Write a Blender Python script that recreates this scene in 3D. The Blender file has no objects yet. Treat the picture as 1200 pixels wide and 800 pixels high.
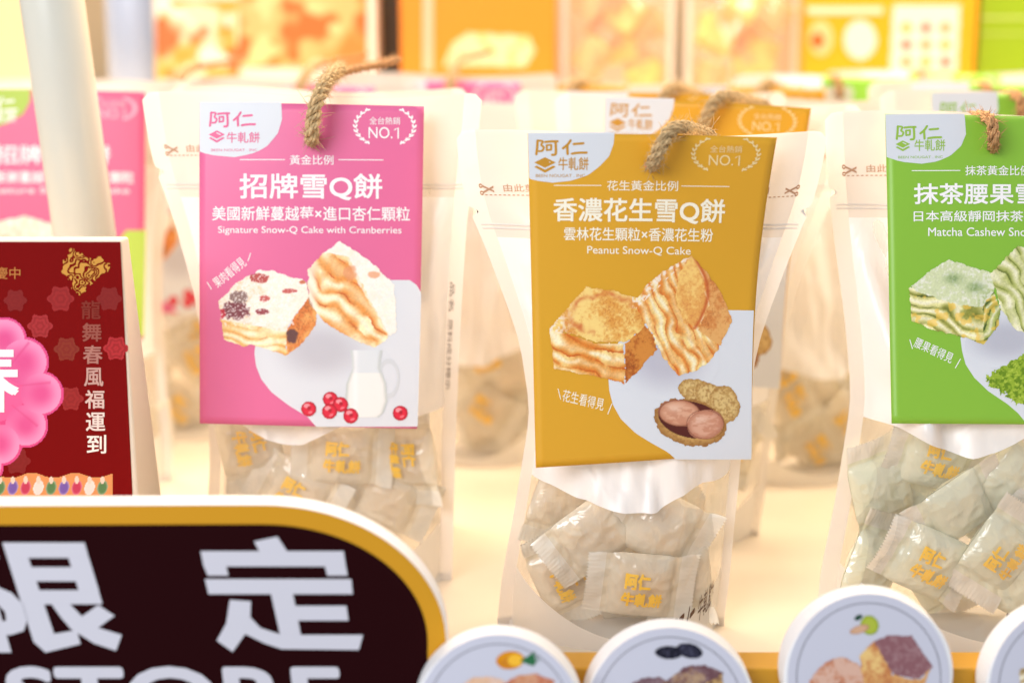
import bpy, math, random
import numpy as np
from mathutils import Vector, Matrix

random.seed(7)
RNG = np.random.default_rng(7)
SC = bpy.context.scene
COL = SC.collection

# ------------------------------------------------------------------ camera
H, PITCH, FPX = 0.25, math.radians(11.0), 50 / 36 * 1200
cd = bpy.data.cameras.new('camera'); cam = bpy.data.objects.new('camera', cd); COL.objects.link(cam)
cd.lens = 50; cd.sensor_width = 36; cd.clip_start = 0.02; cd.clip_end = 60
cam.location = (0, 0, H); cam.rotation_euler = (math.pi / 2 - PITCH, 0, 0)
cd.dof.use_dof = True; cd.dof.focus_distance = 0.612; cd.dof.aperture_fstop = 4.1; cd.dof.aperture_blades = 0
SC.camera = cam
# ------------------------------------------------------------------ world, lamps, exposure
w = bpy.data.worlds.new('World'); SC.world = w; w.use_nodes = True
w.node_tree.nodes['Background'].inputs[0].default_value = (0.93, 0.95, 1.0, 1)
w.node_tree.nodes['Background'].inputs[1].default_value = 0.42


def area(name, loc, target, sx, sy, power, color):
    l = bpy.data.lights.new(name, 'AREA'); l.shape = 'RECTANGLE'; l.size = sx; l.size_y = sy
    l.energy = power; l.color = color
    o = bpy.data.objects.new(name, l); COL.objects.link(o); o.location = loc
    o.rotation_euler = (Vector(target) - Vector(loc)).to_track_quat('-Z', 'Y').to_euler()
    return o


area('shelf_lamp', (0.15, 1.0, 0.72), (0.1, 0.70, 0.0), 1.6, 0.25, 18.0, (1.0, 0.79, 0.58))
area('rear_lamp', (0.1, 1.55, 0.75), (0.1, 0.7, 0.1), 1.6, 0.3, 12.5, (1.0, 0.72, 0.42))
area('window_light', (-0.62, -0.42, 0.74), (0.05, 0.62, 0.1), 0.75, 0.6, 11.5, (0.98, 0.975, 1.0))
SC.view_settings.view_transform = 'Standard'; SC.view_settings.look = 'None'
SC.view_settings.exposure = 0.25; SC.view_settings.gamma = 1.0
SC.view_settings.use_curve_mapping = False
SC.render.engine = 'CYCLES'
SC.cycles.use_denoising = True
SC.cycles.max_bounces = 10; SC.cycles.transparent_max_bounces = 28
SC.cycles.diffuse_bounces = 5; SC.cycles.transmission_bounces = 6; SC.cycles.glossy_bounces = 3
SC.cycles.sample_clamp_indirect = 6.0
SC.cycles.caustics_reflective = False; SC.cycles.caustics_refractive = False


def P(px, py, y):
    """point of the place seen at photo pixel (px,py) on the upright plane at distance y"""
    a, b = (px - 600) / FPX, (py - 400) / FPX
    cy = math.cos(PITCH) - b * math.sin(PITCH); cz = -math.sin(PITCH) - b * math.cos(PITCH)
    k = y / cy
    return Vector((a * k, y, H + cz * k))


def lin(c):
    c = np.asarray(c, float) / 255.0
    return np.where(c <= 0.04045, c / 12.92, ((c + 0.055) / 1.055) ** 2.4)


# ------------------------------------------------------------------ materials
def newmat(name):
    m = bpy.data.materials.new(name); m.use_nodes = True; nt = m.node_tree
    return m, nt, nt.nodes['Principled BSDF'], nt.nodes['Material Output']


def N(nt, t, **k):
    n = nt.nodes.new(t)
    for a, b in k.items(): setattr(n, a, b)
    return n


def plain(name, rgb, rough=0.5, metal=0.0, noise=0.0, nscale=40, bump=0.0, bscale=300, coat=0.0, sss=0.0, trans=0.0):
    m, nt, p, out = newmat(name)
    c = tuple(lin(rgb)) + (1,)
    p.inputs['Base Color'].default_value = c; p.inputs['Roughness'].default_value = rough
    p.inputs['Metallic'].default_value = metal; p.inputs['Coat Weight'].default_value = coat
    tc = N(nt, 'ShaderNodeTexCoord')
    if noise:
        nz = N(nt, 'ShaderNodeTexNoise'); nz.inputs['Scale'].default_value = nscale; nz.inputs['Detail'].default_value = 6
        nt.links.new(tc.outputs['Object'], nz.inputs['Vector'])
        r = N(nt, 'ShaderNodeValToRGB')
        r.color_ramp.elements[0].position = 0.3; r.color_ramp.elements[1].position = 0.7
        r.color_ramp.elements[0].color = tuple(x * (1 - noise) for x in c[:3]) + (1,)
        r.color_ramp.elements[1].color = tuple(min(1, x * (1 + noise * .6)) for x in c[:3]) + (1,)
        nt.links.new(nz.outputs['Fac'], r.inputs['Fac']); nt.links.new(r.outputs['Color'], p.inputs['Base Color'])
    if bump:
        nb = N(nt, 'ShaderNodeTexNoise'); nb.inputs['Scale'].default_value = bscale; nb.inputs['Detail'].default_value = 4
        nt.links.new(tc.outputs['Object'], nb.inputs['Vector'])
        b = N(nt, 'ShaderNodeBump'); b.inputs['Strength'].default_value = bump; b.inputs['Distance'].default_value = 0.0005
        nt.links.new(nb.outputs['Fac'], b.inputs['Height']); nt.links.new(b.outputs['Normal'], p.inputs['Normal'])
    if trans:
        t = N(nt, 'ShaderNodeBsdfTranslucent'); t.inputs['Color'].default_value = c
        mx = N(nt, 'ShaderNodeMixShader'); mx.inputs[0].default_value = trans
        nt.links.new(p.outputs[0], mx.inputs[1]); nt.links.new(t.outputs[0], mx.inputs[2])
        nt.links.new(mx.outputs[0], out.inputs['Surface'])
    return m


def inkmat(name, rough=0.38, bump=0.12, trans=0.0, spec=.35):
    m, nt, p, out = newmat(name)
    a = N(nt, 'ShaderNodeVertexColor'); a.layer_name = 'Col'
    nt.links.new(a.outputs['Color'], p.inputs['Base Color'])
    p.inputs['Roughness'].default_value = rough; p.inputs['Specular IOR Level'].default_value = spec
    tc = N(nt, 'ShaderNodeTexCoord'); nb = N(nt, 'ShaderNodeTexNoise'); nb.inputs['Scale'].default_value = 900
    nt.links.new(tc.outputs['Object'], nb.inputs['Vector'])
    b = N(nt, 'ShaderNodeBump'); b.inputs['Strength'].default_value = bump; b.inputs['Distance'].default_value = 0.0001
    nt.links.new(nb.outputs['Fac'], b.inputs['Height']); nt.links.new(b.outputs['Normal'], p.inputs['Normal'])
    if trans:
        t = N(nt, 'ShaderNodeBsdfTranslucent'); nt.links.new(a.outputs['Color'], t.inputs['Color'])
        mx = N(nt, 'ShaderNodeMixShader'); mx.inputs[0].default_value = trans
        nt.links.new(p.outputs[0], mx.inputs[1]); nt.links.new(t.outputs[0], mx.inputs[2])
        nt.links.new(mx.outputs[0], out.inputs['Surface'])
    return m


def film(name, rgb, clear, translucent, gloss=0.1, rough=0.3, bump=0.3, bscale=28, dist=0.002):
    """thin plastic film: part clear, part milky, glossy on top"""
    m, nt, p, out = newmat(name); nt.nodes.remove(p)
    c = tuple(lin(rgb)) + (1,)
    tc = N(nt, 'ShaderNodeTexCoord'); mp = N(nt, 'ShaderNodeMapping'); mp.inputs['Scale'].default_value = (1, 1, .55)
    nt.links.new(tc.outputs['Object'], mp.inputs['Vector'])
    nz = N(nt, 'ShaderNodeTexNoise'); nz.inputs['Scale'].default_value = bscale; nz.inputs['Detail'].default_value = 3
    nz.inputs['Distortion'].default_value = 1.2
    nt.links.new(mp.outputs[0], nz.inputs['Vector'])
    b = N(nt, 'ShaderNodeBump'); b.inputs['Strength'].default_value = bump; b.inputs['Distance'].default_value = dist
    nt.links.new(nz.outputs['Fac'], b.inputs['Height'])
    d = N(nt, 'ShaderNodeBsdfDiffuse'); d.inputs['Color'].default_value = c
    t = N(nt, 'ShaderNodeBsdfTranslucent'); t.inputs['Color'].default_value = c
    g = N(nt, 'ShaderNodeBsdfGlossy'); g.inputs['Roughness'].default_value = rough
    tr = N(nt, 'ShaderNodeBsdfTransparent')
    for s in (d, t, g): nt.links.new(b.outputs['Normal'], s.inputs['Normal'])
    m1 = N(nt, 'ShaderNodeMixShader'); m1.inputs[0].default_value = translucent
    nt.links.new(d.outputs[0], m1.inputs[1]); nt.links.new(t.outputs[0], m1.inputs[2])
    m2 = N(nt, 'ShaderNodeMixShader'); m2.inputs[0].default_value = clear
    nt.links.new(m1.outputs[0], m2.inputs[1]); nt.links.new(tr.outputs[0], m2.inputs[2])
    fr = N(nt, 'ShaderNodeLayerWeight'); fr.inputs['Blend'].default_value = 0.25
    nt.links.new(b.outputs['Normal'], fr.inputs['Normal'])
    mt = N(nt, 'ShaderNodeMath', operation='MULTIPLY_ADD'); mt.inputs[1].default_value = 0.22; mt.inputs[2].default_value = gloss * .5
    nt.links.new(fr.outputs['Fresnel'], mt.inputs[0])
    m3 = N(nt, 'ShaderNodeMixShader'); nt.links.new(mt.outputs[0], m3.inputs[0])
    nt.links.new(m2.outputs[0], m3.inputs[1]); nt.links.new(g.outputs[0], m3.inputs[2])
    nt.links.new(m3.outputs[0], out.inputs['Surface'])
    return m


INK = inkmat('printed_ink')
CARDM = inkmat('coated_card', 0.33, 0.1, 0.06)
SIGNINK = inkmat('matt_print', 0.75, 0.05, 0.0, .06)
PACKM = inkmat('printed_pack', 0.35, 0.05, 0.25)
WHITE_FILM = film('white_pouch_film', (246, 244, 242), 0.0, 0.17, 0.10, 0.33, 0.6, 22, 0.006)
SEAL_FILM = film('frosted_seal_film', (232, 224, 214), 0.08, 0.15, 0.08, 0.4, 0.2, 40, 0.001)
EDGE_FILM = film('frosted_edge_film', (240, 236, 231), 0.18, 0.3, 0.10, 0.4, 0.12, 50)
CLEAR_FILM = film('clear_window_film', (255, 250, 240), 0.90, 0.3, 0.14, 0.09, 0.6, 34, 0.005)
LOW_FILM = film('milky_bottom_film', (250, 248, 243), 0.10, 0.42, 0.10, 0.4, 0.3, 36)
BACK_FILM = film('rear_pouch_film', (253, 246, 232), 0.70, 0.8, 0.05, 0.4, 0.2)
WRAP_FILM = film('candy_wrapper_film', (255, 247, 224), 0.32, 0.12, 0.2, 0.14, 0.7, 120, 0.0015)
GREENWRAP = film('pale_green_wrapper_film', (252, 253, 226), 0.22, 0.1, 0.2, 0.14, 0.7, 120, 0.0015)
FIN_FILM = film('crimped_wrapper_end', (255, 251, 238), 0.16, 0.15, 0.18, 0.2, 0.3, 200, 0.0006)
CAKEM = plain('baked_cake', (250, 190, 118), 0.8, noise=0.45, nscale=260, bump=0.8)
MATCHAM = plain('matcha_cake', (206, 204, 138), 0.8, noise=0.45, nscale=260, bump=0.8)
TWINE = plain('hemp_twine', (206, 178, 132), 0.9, noise=0.4, nscale=500, bump=0.8, bscale=1500)
TWINE_R = plain('brown_hemp_twine', (196, 150, 102), 0.9, noise=0.4, nscale=500, bump=0.8, bscale=1500)
SHELFM = plain('cream_laminate', (230, 216, 194), 0.25, noise=0.03, nscale=6)
FOAM = plain('white_foam_board', (240, 241, 243), 0.6, bump=0.1, bscale=900)
GOLDM = plain('golden_fascia', (206, 150, 30), 0.45, noise=0.12, nscale=14)
POLEM = plain('white_painted_metal', (208, 210, 200), 0.28, coat=0.3)
WALLM = plain('warm_back_wall', (232, 208, 168), 0.8, noise=0.06, nscale=5)
HOLEM = plain('punched_hole', (226, 160, 120), 0.7)


# ------------------------------------------------------------------ object helpers
def mesh(name, verts, faces, mat, colors=None, smooth=True, mats=None, fm=None):
    me = bpy.data.meshes.new(name)
    me.from_pydata([tuple(v) for v in verts], [], [tuple(int(i) for i in f) for f in faces]); me.update()
    me.materials.append(mat)
    for x in mats or []: me.materials.append(x)
    if fm is not None: me.polygons.foreach_set('material_index', np.asarray(fm, np.int32))
    if smooth: me.polygons.foreach_set('use_smooth', np.ones(len(me.polygons), bool))
    if colors is not None:
        a = me.color_attributes.new('Col', 'FLOAT_COLOR', 'POINT')
        c = np.asarray(colors, float)
        if c.ndim == 1: c = np.tile(c, (len(verts), 1))
        a.data.foreach_set('color', np.hstack([c, np.ones((len(c), 1))]).astype(np.float32).ravel())
    return me


def obj(name, me, parent=None, **props):
    o = bpy.data.objects.new(name, me); COL.objects.link(o)
    if parent is not None: o.parent = parent
    for k, v in props.items(): o[k] = v
    return o


def thing(name, label, cat, group=None, loc=(0, 0, 0), rz=0.0):
    o = bpy.data.objects.new(name, None); COL.objects.link(o); o.empty_display_size = 0.01
    o.location = loc; o.rotation_euler = (0, 0, rz); o['label'] = label; o['category'] = cat
    if group: o['group'] = group
    return o


def dup(root, loc, rz=0.0, scale=(1, 1, 1), label=None, ry=0.0, skip=()):
    r = root.copy(); COL.objects.link(r); r.location = loc; r.rotation_euler = (0, ry, rz); r.scale = scale
    if label: r['label'] = label
    for ch in list(root.children):
        if ch.name.split('.')[0] in skip: continue
        c = ch.copy(); COL.objects.link(c); c.parent = r
        for g in list(ch.children):
            d = g.copy(); COL.objects.link(d); d.parent = c
    return r


def grid_faces(nr, nc, off=0, mask=None):
    i = np.arange(nr * nc).reshape(nr, nc) + off
    f = np.stack([i[:-1, :-1], i[:-1, 1:], i[1:, 1:], i[1:, :-1]], -1).reshape(-1, 4)
    return f if mask is None else f[mask.reshape(-1)]


def box(name, x0, x1, y0, y1, z0, z1, mat, parent=None, bev=0.0, **props):
    me = mesh(name, [(x, y, z) for x in (x0, x1) for y in (y0, y1) for z in (z0, z1)],
              [(0, 1, 3, 2), (4, 6, 7, 5), (0, 4, 5, 1), (2, 3, 7, 6), (0, 2, 6, 4), (1, 5, 7, 3)], mat, smooth=False)
    o = obj(name, me, parent, **props)
    if bev:
        b = o.modifiers.new('bevel', 'BEVEL'); b.width = bev; b.segments = 3
    return o


# ------------------------------------------------------------------ value noise for painted print
_T = RNG.random((256, 256))


def vn(x, y):
    xi, yi = np.floor(x).astype(int), np.floor(y).astype(int); fx, fy = x - xi, y - yi
    fx = fx * fx * (3 - 2 * fx); fy = fy * fy * (3 - 2 * fy)
    a = _T[yi % 256, xi % 256]; b = _T[yi % 256, (xi + 1) % 256]; c = _T[(yi + 1) % 256, xi % 256]; d = _T[(yi + 1) % 256, (xi + 1) % 256]
    return (a * (1 - fx) + b * fx) * (1 - fy) + (c * (1 - fx) + d * fx) * fy


def fbm(x, y, s, o=3, seed=0):
    r, a, t = 0, 1.0, 0
    for k in range(o):
        r = r + a * vn(x / s + 17.3 * k + seed * 7.1, y / s + 9.7 * k + seed * 3.3); t += a; a *= .55; s *= .5
    return r / t


def inside(poly, x, y):
    m = np.zeros(x.shape, bool); n = len(poly)
    for i in range(n):
        x0, y0 = poly[i]; x1, y1 = poly[(i + 1) % n]
        if y0 == y1: continue
        m ^= ((y0 > y) != (y1 > y)) & (x < (x1 - x0) * (y - y0) / (y1 - y0) + x0)
    return m


def smooth01(x, a, b):
    t = np.clip((x - a) / (b - a), 0, 1); return t * t * (3 - 2 * t)


def mixc(c, d, t):
    return c * (1 - t[..., None]) + np.asarray(d, float) * t[..., None]


class Paint:
    dust = .6
    """a piece of printed picture: colours computed point by point on a fine grid"""
    def __init__(s, x0, y0, x1, y1, step=0.7):
        s.x, s.y = np.meshgrid(np.arange(x0, x1 + step, step), np.arange(y0, y1 + step, step))
        s.c = np.zeros(s.x.shape + (3,)); s.m = np.zeros(s.x.shape, bool)

    def put(s, m, c):
        s.c[m] = np.broadcast_to(np.asarray(c, float), s.c.shape)[m]; s.m |= m

    def blend(s, t, c):
        t = np.clip(t, 0, 1) * s.m; s.c = mixc(s.c, c, t)

    def face(s, poly, kind, ang=0.0, per=14, seed=0, cream=(250, 232, 185), brown=(205, 110, 45), dark=(150, 70, 30)):
        wx = (fbm(s.x, s.y, 5, 2, seed + 40) - .5) * 3.2; wy = (fbm(s.x, s.y, 5, 2, seed + 50) - .5) * 3.2
        m = inside(poly, s.x + wx, s.y + wy)
        n1 = fbm(s.x, s.y, 22, 3, seed); n2 = fbm(s.x, s.y, 3, 2, seed + 5); n3 = fbm(s.x, s.y, 1.3, 2, seed + 8)
        cream, brown, dark = (np.array(k, float) for k in (cream, brown, dark))
        if kind == 'layers':
            ca, sa = math.cos(ang), math.sin(ang)
            v = -s.x * sa + s.y * ca; u = s.x * ca + s.y * sa
            big = fbm(s.x, s.y, 30, 2, seed + 60)
            ph = (v + (big - .5) * 22 + (n2 - .5) * 1.6 + 1.6 * np.sin(u / 11 + seed)) / per
            cell = np.floor(ph); fr_ = ph - cell
            wid = .16 + .22 * vn(u / 13 + cell * 5.3, cell * 3.1 + seed)
            c = np.broadcast_to(cream, s.c.shape).copy()
            c = mixc(c, (255, 249, 226), np.exp(-((fr_ - .42) / .2) ** 2) * .7)
            c = mixc(c, brown * .55 + cream * .45, smooth01(n1, .42, .66) * .65)
            edge = np.exp(-((fr_ - .92) / wid) ** 2) + np.exp(-((fr_ + .08) / wid) ** 2)
            c = mixc(c, brown, np.clip(edge, 0, 1) * smooth01(vn(u / 16 + cell * 2.7, cell * 7.7 + seed), .12, .5) * .85)
            c = mixc(c, dark, np.clip(np.exp(-((fr_ - .97) / .07) ** 2), 0, 1) * smooth01(vn(u / 9 + cell * 1.7, cell * 4.7 + seed + 3), .35, .7) * .8)
            c *= (0.92 + .16 * n3[..., None]) * (0.95 + .1 * n2[..., None])
        elif kind == 'crumb':
            c = np.broadcast_to(cream, s.c.shape).copy()
            c = mixc(c, brown, smooth01(n1 * .75 + n2 * .3, .42, .68) * .8)
            c = mixc(c, dark, smooth01(n3 * .6 + n1 * .4, .56, .74) * .5)
        else:   # dusted top
            c = np.broadcast_to(cream, s.c.shape).copy()
            c = mixc(c, brown, smooth01(n1 * .7 + n3 * .3, .48, .68) * .6)
            c = mixc(c, (248, 245, 240), smooth01(n2 * .6 + n1 * .4, .42, .62) * s.dust)
            c *= (.94 + .12 * n3[..., None])
        s.put(m, c)
        # toasted rim
        return m

    def ell(s, cx, cy, rx, ry, c, rot=0.0, shade=None, amt=.5, wob=0.0):
        dx, dy = s.x - cx, s.y - cy
        if wob: dx = dx + (fbm(s.x, s.y, 4, 2, 3) - .5) * wob; dy = dy + (fbm(s.x, s.y, 4, 2, 9) - .5) * wob
        a = dx * math.cos(rot) + dy * math.sin(rot); b = -dx * math.sin(rot) + dy * math.cos(rot)
        r = (a / rx) ** 2 + (b / ry) ** 2
        m = r < 1
        col = np.broadcast_to(np.asarray(c, float), s.c.shape).copy()
        if shade is not None:
            col = mixc(col, shade, amt * smooth01(r, .35, 1.0))
        s.put(m, col); return m

    def build(s, name, S, layer, parent, mat=INK, **props):
        mm = s.m; fmask = mm[:-1, :-1] & mm[:-1, 1:] & mm[1:, 1:] & mm[1:, :-1]
        pts = S(np.stack([s.x.ravel(), s.y.ravel()], 1), layer)
        f = grid_faces(*s.x.shape, mask=fmask)
        used = np.unique(f); re = np.full(len(pts), -1); re[used] = np.arange(len(used))
        c = lin(np.clip(s.c.reshape(-1, 3)[used], 0, 255))
        return obj(name, mesh(name, pts[used], re[f][:, ::-1], mat, c), parent, **props)


# ------------------------------------------------------------------ flat print in "photo pixels" laid on a surface S(points, layer)
_TX = {}


def glyphs(body, bold):
    k = (body, bold)
    if k not in _TX:
        c = bpy.data.curves.new('lettering', 'FONT'); c.body = body; c.offset = bold; c.resolution_u = 4
        o = bpy.data.objects.new('lettering', c); COL.objects.link(o)
        me = bpy.data.meshes.new_from_object(o.evaluated_get(bpy.context.evaluated_depsgraph_get()))
        v = np.zeros(len(me.vertices) * 3); me.vertices.foreach_get('co', v); v = v.reshape(-1, 3)[:, :2]
        f = [tuple(p.vertices) for p in me.polygons]
        bpy.data.objects.remove(o); bpy.data.curves.remove(c); bpy.data.meshes.remove(me)
        v[:, 0] -= v[:, 0].min(); v[:, 1] -= v[:, 1].min()
        _TX[k] = (v / v.max(0), f)
    return _TX[k]


class Flat:
    """collects flat printed shapes (2D, y down) and maps them on the surface"""
    def __init__(s): s.v, s.f, s.c, s.l, s.n = [], [], [], [], 0

    def add(s, v, f, c):
        v = np.asarray(v, float); s.v.append(v); s.c.append(np.tile(lin(c), (len(v), 1))); s.l.append(np.full(len(v), min(.012 * len(s.l), .8)))
        s.f += [tuple(i + s.n for i in q) for q in f]; s.n += len(v); return s

    def text(s, body, x0, y0, x1, y1, c, bold=0.0, rot=0.0, shear=0.0, flip=1):
        v, f = glyphs(body, 0.0)      # heavier weight: the same outlines overprinted with a slight shift
        b = bold * (y1 - y0) * 1.0
        for k in range(1 if bold == 0 else (5 if bold < .03 else 9)):
            r = 0 if k == 0 else b; t = k * math.pi / 2 + math.pi / 4 if k < 5 else k * math.pi / 2
            x = (v[:, 0] - .5) * (x1 - x0 - 2 * b) + r * math.cos(t); y = (.5 - v[:, 1]) * (y1 - y0 - 2 * b) + r * math.sin(t); x = x + shear * y
            cx, cy = (x0 + x1) / 2, (y0 + y1) / 2; ca, sa = math.cos(rot), math.sin(rot)
            s.add(np.stack([cx + x * ca - y * sa, cy + x * sa + y * ca], 1), f, c)
        return s

    def poly(s, p, c): return s.add(p, [tuple(range(len(p)))], c)

    def line(s, pts, wd, c, smooth=True):
        p = np.asarray(pts, float)
        if smooth and len(p) > 2:
            q = np.vstack([2 * p[0] - p[1], p, 2 * p[-1] - p[-2]]); o = []
            for i in range(1, len(q) - 2):
                for t in np.linspace(0, 1, 6, endpoint=False):
                    o.append(.5 * (2 * q[i] + (q[i + 1] - q[i - 1]) * t + (2 * q[i - 1] - 5 * q[i] + 4 * q[i + 1] - q[i + 2]) * t * t
                                   + (3 * q[i] - q[i - 1] - 3 * q[i + 1] + q[i + 2]) * t ** 3))
            p = np.array(o + [p[-1]])
        d = np.gradient(p, axis=0); d /= np.linalg.norm(d, axis=1)[:, None] + 1e-9
        nrm = np.stack([-d[:, 1], d[:, 0]], 1) * wd / 2
        cap0 = [p[0] + np.array([math.cos(a) * -d[0, 0] - math.sin(a) * -d[0, 1], math.cos(a) * -d[0, 1] + math.sin(a) * -d[0, 0]]) * wd / 2 for a in (-.8, 0, .8)]
        cap1 = [p[-1] + np.array([math.cos(a) * d[-1, 0] - math.sin(a) * d[-1, 1], math.cos(a) * d[-1, 1] + math.sin(a) * d[-1, 0]]) * wd / 2 for a in (-.8, 0, .8)]
        n = len(p); v = np.vstack([p + nrm, p - nrm, cap0, cap1])
        f = [(i, i + 1, n + i + 1, n + i) for i in range(n - 1)]
        f += [(n, 0, 2 * n + 2, 2 * n + 1, 2 * n)[::1], (n - 1, 2 * n - 1, 2 * n + 3, 2 * n + 4, 2 * n + 5)]
        return s.add(v, f, c)

    def rows(s, left, right, y0, y1, c, n=46, m=20):
        """area between two x(y) curves, each a list of (y,x)"""
        ys = np.linspace(y0, y1, n); L = np.interp(ys, *zip(*left)); R = np.interp(ys, *zip(*right))
        u = np.linspace(0, 1, m); X = L[:, None] * (1 - u) + R[:, None] * u; Y = np.repeat(ys[:, None], m, 1)
        return s.add(np.stack([X.ravel(), Y.ravel()], 1), [tuple(q) for q in grid_faces(n, m)], c)

    def disc(s, cx, cy, rx, ry, c, n=28, rot=0.0):
        a = np.linspace(0, 2 * math.pi, n, endpoint=False); x = rx * np.cos(a); y = ry * np.sin(a)
        return s.poly(np.stack([cx + x * math.cos(rot) - y * math.sin(rot), cy + x * math.sin(rot) + y * math.cos(rot)], 1), c)

    def build(s, name, S, layer, parent, mat=INK, **props):
        v = np.vstack(s.v); layer = layer + np.concatenate(s.l)
        return obj(name, mesh(name, S(v, layer), [q[::-1] for q in s.f], mat, np.vstack(s.c), smooth=False), parent, **props)


def brand(F, x, y, s, c):
    """hand-lettered two-character brand; x,y top left, s = scale (1: 62 px wide)"""
    def L(pts, wd=3.0): F.line([(x + a * s, y + b * s) for a, b in pts], wd * s, c)
    L([(2, 3), (1.5, 12), (0.5, 21)]); L([(2, 3), (8, 4), (6.5, 9), (9.5, 12), (7.5, 16.5), (3.5, 17)], 2.6)
    L([(11, 5), (18, 4.3), (26, 4.2)]); L([(23.5, 5), (24, 13), (23.6, 21), (19.5, 22)])
    L([(13, 9.2), (13.2, 15.8)], 2.4); L([(13, 9.2), (18.5, 8.8)], 2.4); L([(18.5, 8.8), (18.3, 15.2)], 2.4); L([(13.2, 15.8), (18.3, 15.2)], 2.4)
    L([(41.5, 3), (38, 8.5), (32.5, 13.5)]); L([(37.5, 9.5), (38, 21)])
    L([(45, 8), (56.5, 7)]); L([(43, 20.5), (51, 19.4), (60.5, 19.2)])


def icon(F, x, y, wd, c, bg):
    h = wd * .78
    F.poly([(x, y + h * .34), (x + wd / 2, y), (x + wd, y + h * .34), (x + wd / 2, y + h * .68)], c)
    F.poly([(x, y + h * .62), (x + wd * .12, y + h * .54), (x + wd / 2, y + h * .80), (x + wd * .88, y + h * .54), (x + wd, y + h * .62), (x + wd / 2, y + h)], c)
    F.line([(x + wd * .5, y + h * .2), (x + wd * .72, y + h * .34)], wd * .06, bg, False)


def wreath(F, cx, cy, rx, ry, c):
    for sd in (-1, 1):
        for k in range(9):
            a = math.radians(-54 + k * 13.5)
            ex, ey = cx + sd * rx * math.cos(a), cy + ry * math.sin(a)
            for q in (-1, 1):
                r = (math.pi / 2 + a) * sd + q * .55
                if sd < 0: r = math.pi / 2 - a * 1 - math.pi / 2 + math.pi / 2 + q * .55
                F.disc(ex + q * 1.3, ey, 2.5, 1.15, c, 8, r)
        F.line([(cx + sd * rx * .97 * math.cos(math.radians(t)), cy + ry * math.sin(math.radians(t))) for t in (-54, -27, 0, 27, 54)], .8, c)


def scissor(F, x, y, s, c, sgn=1):
    def q(a, b): return (x + sgn * a * s, y + b * s * .36)
    F.line([q(4, 1.5), q(16, 7)], 0.7 * s, c); F.line([q(4, 8), q(16, 2.5)], 0.7 * s, c)
    for cy in (1.5, 8.5):
        F.line([(x + sgn * s * (2.4 + 1.7 * math.cos(t)), y + .36 * s * (cy + 1.5 * math.sin(t))) for t in np.linspace(0, 2 * math.pi, 9)], .6 * s, c)


# ------------------------------------------------------------------ hang card
def homog(src):
    dst = [(0, 0), (1, 0), (1, 1), (0, 1)]; A, b = [], []
    for (x, y), (u, v) in zip(src, dst):
        A.append([x, y, 1, 0, 0, 0, -u * x, -u * y]); b.append(u); A.append([0, 0, 0, x, y, 1, -v * x, -v * y]); b.append(v)
    return np.append(np.linalg.solve(np.array(A), np.array(b)), 1).reshape(3, 3)


class Card:
    def __init__(s, pxc, ys, origin, bendx=0.0, bulge=0.002, topcurl=0.0):
        s.Hm = homog(pxc); s.o = np.array(origin)
        s.c = [np.array(P(x, y, d)) - s.o for (x, y), d in zip(pxc, ys)]
        s.pxc = pxc; s.bendx, s.bulge, s.curl = bendx, bulge, topcurl
        n = np.cross(s.c[1] - s.c[0], s.c[3] - s.c[0]); s.n = n / np.linalg.norm(n)
        if s.n[1] > 0: s.n = -s.n

    def uv(s, p):
        q = np.hstack([p, np.ones((len(p), 1))]) @ s.Hm.T; return q[:, 0] / q[:, 2], q[:, 1] / q[:, 2]

    def at(s, u, v, layer):
        u = u[:, None]; v = v[:, None]; c = s.c
        p = (c[0] * (1 - u) + c[1] * u) * (1 - v) + (c[3] * (1 - u) + c[2] * u) * v
        b = np.sin(np.pi * np.clip(v, 0, 1))
        p = p + np.array([1, 0, 0]) * s.bendx * u ** 2 * b
        p = p + s.n * (s.bulge * np.sin(np.pi * np.clip(u, 0, 1)) + s.bulge * .35 * np.sin(5 * v + 2.5 * u) + 0.00028 + 0.00009 * np.reshape(layer, (-1, 1)))
        p = p + np.array([0, -1, 0]) * s.curl * np.clip(1 - v / .55, 0, 1) ** 2
        return p

    def __call__(s, p, layer):
        u, v = s.uv(np.asarray(p, float)); return s.at(u, v, layer)

    def base(s, parent, color, name='hang_card'):
        nr, nc = 40, 28; v, u = np.meshgrid(np.linspace(0, 1, nr), np.linspace(0, 1, nc), indexing='ij')
        f = s.at(u.ravel(), v.ravel(), 0); b = s.at(u.ravel(), v.ravel(), -5.0)
        F = [tuple(q[::-1]) for q in grid_faces(nr, nc)] + [tuple(q) for q in grid_faces(nr, nc, nr * nc)]
        per = [(0, j) for j in range(nc)] + [(i, nc - 1) for i in range(1, nr)] + [(nr - 1, j) for j in range(nc - 2, -1, -1)] + [(i, 0) for i in range(nr - 2, 0, -1)]
        ix = [i * nc + j for i, j in per]; n = nr * nc
        F += [(ix[k], ix[(k + 1) % len(ix)], ix[(k + 1) % len(ix)] + n, ix[k] + n) for k in range(len(ix))]
        cols = np.vstack([np.tile(lin(color), (n, 1)), np.tile(lin((238, 232, 222)), (n, 1))])
        return obj(name, mesh(name, np.vstack([f, b]), F, CARDM, cols), parent)


WH = (250, 248, 248)
BLOB = (222, 226, 232)


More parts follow.
